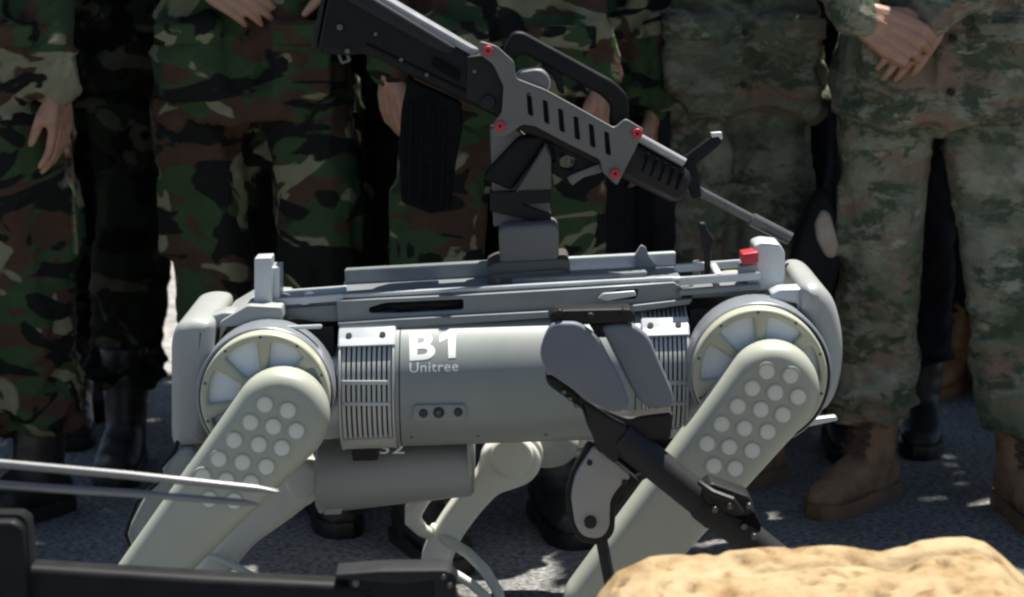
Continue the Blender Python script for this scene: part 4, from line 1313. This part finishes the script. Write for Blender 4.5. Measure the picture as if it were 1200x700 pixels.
arm = plate('flat_arm', rnd([(697, 522), (741, 559), (727, 569), (715, 586), (714, 620), (704, 632), (684, 630), (674, 616), (669, 582), (675, 556)], 8), YS + 0.04, 0.016, M['stand_lt'], stand, bev=0.003)
plate('flat_arm_back', rnd([(690, 516), (752, 566), (728, 582), (722, 590), (720, 626), (706, 640), (680, 636), (668, 618), (662, 580), (670, 552)], 8), YS + 0.062, 0.02, M['dark'], stand, bev=0.003)
disc('pivot_bolt', 692, 613, 7.5, YS + 0.034, 0.012, M['stand_dk'], stand, 14, 0.002)
disc('pivot_bolt', 691, 543, 3.4, YS + 0.036, 0.01, M['stand_dk'], stand, 10, 0.001)
disc('pivot_bolt', 732, 566, 3.4, YS + 0.036, 0.01, M['stand_dk'], stand, 10, 0.001)
s0 = at(704, 628, YS + 0.072)
gl = ground(716, 796)
rod('leg', [s0, Vector((s0.x + 0.03, s0.y, s0.z * 0.5)), Vector((s0.x + 0.05, s0.y, 0.0))], 0.010, M['stand_dk'], stand, 10)
s1 = at(748, 560, YS + 0.075)
rod('strut', [at(722, 592, YS + 0.075), s1, at(790, 540, YS + 0.07)], 0.007, M['stand_dk'], stand, 10)

# ------------------------------------------------------------------ weapon in the lower left foreground
YW = 2.75
weapon = thing('mounted_gun', 'black gun lying along the lower left edge with two thin grey rods above it', 'gun', ground(120, 900))
plate('barrel_rail', rnd([(-60, 661), (40, 665), (250, 678), (400, 685), (440, 689), (440, 720), (-60, 720)], 4), YW, 0.045, M['gun'], weapon, bev=0.012, ang=60)
plate('receiver', rnd([(-70, 611), (16, 612), (26, 619), (32, 669), (32, 720), (-70, 720)], 5), YW - 0.02, 0.07, M['gun'], weapon, bev=0.006)
plate('sight_rail', rnd([(392, 673), (445, 669), (522, 668), (530, 672), (524, 679), (470, 685), (394, 679)], 3), YW - 0.006, 0.05, M['stand_dk'], weapon, bev=0.003)
plate('sight_block', rnd([(408, 677), (512, 677), (516, 695), (500, 709), (408, 705)], 3), YW + 0.002, 0.035, M['gun'], weapon, bev=0.003)
plate('sight_fitting', rnd([(506, 673), (528, 669), (536, 677), (534, 695), (540, 711), (510, 711)], 3), YW - 0.003, 0.03, M['dark'], weapon, bev=0.003)
disc('screw', 417, 684, 4.5, YW - 0.003, 0.012, M['gunmetal'], weapon, 12, 0.001)
for x, y in ((520, 677), (527, 687)):
    disc('screw', x, y, 3.2, YW - 0.010, 0.012, M['gunmetal'], weapon, 10, 0.001)
rod('rod', [at(-80, 536, YW + 0.02), at(150, 557, YW + 0.02), at(300, 573, YW + 0.02), at(326, 576.5, YW + 0.02)], [0.0058, 0.0056, 0.0050, 0.002], M['rod'], weapon, 12)
rod('rod', [at(-80, 564, YW + 0.02), at(150, 578, YW + 0.02), at(284, 589, YW + 0.02), at(304, 591.5, YW + 0.02)], [0.0056, 0.0054, 0.0048, 0.002], M['rod'], weapon, 12)
rod('rod_post', [at(-70, 530, YW + 0.02), at(-66, 600, YW + 0.02)], 0.012, M['gun'], weapon, 12)
for x in (-40, 300):
    a = at(x, 715, YW + 0.02)
    rod('support', [a, Vector((a.x, a.y, 0))], 0.012, M['dark'], weapon, 10)

# ------------------------------------------------------------------ tan block, lower right
def tan_mat():
    m = bpy.data.materials.new('tan_stone')
    m.use_nodes = True
    t = m.node_tree
    b = t.nodes['Principled BSDF']
    b.inputs['Roughness'].default_value = 0.85
    b.inputs['Specular IOR Level'].default_value = 0.2
    tc = t.nodes.new('ShaderNodeTexCoord')
    n = t.nodes.new('ShaderNodeTexNoise'); n.inputs['Scale'].default_value = 14; n.inputs['Detail'].default_value = 7; n.inputs['Roughness'].default_value = 0.65
    t.links.new(tc.outputs['Object'], n.inputs['Vector'])
    r = t.nodes.new('ShaderNodeValToRGB')
    e = r.color_ramp.elements
    e[0].position = 0.30; e[0].color = (0.19, 0.11, 0.045, 1)
    e[1].position = 0.50; e[1].color = (0.33, 0.245, 0.135, 1)
    x = e.new(0.75); x.color = (0.40, 0.315, 0.195, 1)
    t.links.new(n.outputs['Fac'], r.inputs['Fac'])
    n3 = t.nodes.new('ShaderNodeTexNoise'); n3.inputs['Scale'].default_value = 38; n3.inputs['Detail'].default_value = 3
    t.links.new(tc.outputs['Object'], n3.inputs['Vector'])
    r3 = t.nodes.new('ShaderNodeValToRGB'); r3.color_ramp.elements[0].position = 0.60; r3.color_ramp.elements[1].position = 0.70
    r3.color_ramp.elements[1].color = (0.75, 0.75, 0.75, 1)
    t.links.new(n3.outputs['Fac'], r3.inputs['Fac'])
    mx = t.nodes.new('ShaderNodeMixRGB'); mx.inputs[2].default_value = (0.17, 0.095, 0.04, 1)  # brown stains that also stand in for shade inside the pits
    t.links.new(r3.outputs['Color'], mx.inputs[0]); t.links.new(r.outputs['Color'], mx.inputs[1])
    t.links.new(mx.outputs['Color'], b.inputs['Base Color'])
    nb = t.nodes.new('ShaderNodeTexNoise'); nb.inputs['Scale'].default_value = 120; nb.inputs['Detail'].default_value = 6
    t.links.new(tc.outputs['Object'], nb.inputs['Vector'])
    bp = t.nodes.new('ShaderNodeBump'); bp.inputs['Strength'].default_value = 0.5; bp.inputs['Distance'].default_value = 0.004
    t.links.new(nb.outputs['Fac'], bp.inputs['Height']); t.links.new(bp.outputs['Normal'], b.inputs['Normal'])
    return m
YQ = 2.80
rk = [(690, 716), (700, 690), (722, 664), (760, 648), (850, 640), (960, 634), (1000, 636), (1030, 640), (1075, 628), (1130, 623), (1150, 628), (1180, 652), (1215, 684), (1300, 700), (1300, 760), (690, 760)]
bm = bmesh.new()
back = [at(x, y, YQ) for x, y in rk]
top_z = at(900, 640, YQ).z
# a lumpy slab: back edge follows the photographed outline, surface comes forward and slopes down a little
NX, NY = 260, 110
xs = np.linspace(at(690, 650, YQ).x, at(1300, 650, YQ).x, NX)
bx_ = np.array([p.x for p in back[:14]]); bz_ = np.array([p.z for p in back[:14]])
ridge = np.interp(xs, bx_, bz_)
verts = []
for j in range(NY + 1):
    y = YQ - 0.0 - 0.42 * j / NY
    for i in range(NX):
        verts.append((xs[i], y, ridge[i]))
V = np.array(verts)
fwd = (YQ - V[:, 1]) / 0.42
V[:, 2] -= 0.03 * fwd
V[:, 2] = np.minimum(V[:, 2], top_z + 0.03) 
nz = vnoise(V * 9, 1) * 0.0025 + vnoise(V * 22, 2) * 0.002 - 0.010 * np.clip(vnoise(V * np.array([16, 26, 1]), 3) - 0.25, 0, 1) - 0.006 * np.clip(vnoise(V * np.array([40, 60, 1]), 4) - 0.3, 0, 1)
rg = random.Random(3)
for gx in np.arange(xs[0], xs[-1], 0.036):
    for gyy in np.arange(YQ - 0.42, YQ, 0.05):
        px_, py_, rr_, dd_ = gx + rg.uniform(-0.024, 0.024), gyy + rg.uniform(-0.028, 0.028), rg.uniform(0.005, 0.011), rg.choice((0.0, 0.0, 0.0, 0.002, 0.004, 0.009, 0.014))
        d2 = ((V[:, 0] - px_) / rr_) ** 2 + ((V[:, 1] - py_) / (rr_ * 1.6)) ** 2
        nz = nz - dd_ * np.exp(-d2)
groove = np.exp(-((V[:, 1] - (YQ - 0.085 - 0.02 * np.sin(V[:, 0] * 9))) / 0.007) ** 2) * 0.008 * (V[:, 0] > 0.30)
V[:, 2] += nz - groove
edge = np.clip((V[:, 1] - (YQ - 0.02)) / 0.02, 0, 1)
V[:, 2] -= edge ** 2 * 0.010
bvs = [bm.verts.new(v) for v in V]
for j in range(NY):
    for i in range(NX - 1):
        bm.faces.new((bvs[j * NX + i], bvs[(j + 1) * NX + i], bvs[(j + 1) * NX + i + 1], bvs[j * NX + i + 1]))
loop = [bvs[i] for i in range(NX)] + [bvs[j * NX + NX - 1] for j in range(1, NY + 1)] + [bvs[NY * NX + i] for i in range(NX - 2, -1, -1)] + [bvs[j * NX] for j in range(NY - 1, 0, -1)]
low = [bm.verts.new((v.co.x, v.co.y, 0.0)) for v in loop]
n = len(loop)
for i in range(n):
    bm.faces.new((loop[i], loop[(i + 1) % n], low[(i + 1) % n], low[i]))
rock = bm_link('rock', bm, tan_mat(), None, 60)
rock['label'] = 'sunlit sandy tan rock slab with pitted top in the lower right foreground'
rock['category'] = 'rock'

# ------------------------------------------------------------------ white hoses on the ground
h1 = rod('hose', [at(505, 618, 4.02), at(525, 634, 4.0), at(548, 648, 3.98), at(568, 668, 3.95), at(584, 694, 3.93), at(592, 730, 3.9)], 0.0105, M['cable'], None, 12)
h1['label'] = 'pale hose arching down to the ground under the robot dog belly'
h1['category'] = 'hose'
h1['group'] = 'pale hoses under the robot dog'
h2 = rod('hose', [at(518, 668, 3.96), at(535, 674, 3.95), at(552, 684, 3.94), at(572, 702, 3.92), at(580, 730, 3.9)], 0.009, M['cable'], None, 12)
h2['label'] = 'short pale hose low beside the gun sight, under the larger arching hose'
h2['category'] = 'hose'
h2['group'] = 'pale hoses under the robot dog'
h3 = rod('hose', [at(246, 652, 3.98), at(262, 657, 3.97), at(280, 666, 3.95), at(300, 678, 3.93), at(320, 700, 3.9)], 0.0075, M['cable'], None, 12)
h3['label'] = 'pale hose on the asphalt beside the left rear leg of the robot dog'
h3['category'] = 'hose'
h3['group'] = 'pale hoses under the robot dog'

for d in list(bpy.data.meshes):
    if d.users == 0: bpy.data.meshes.remove(d)
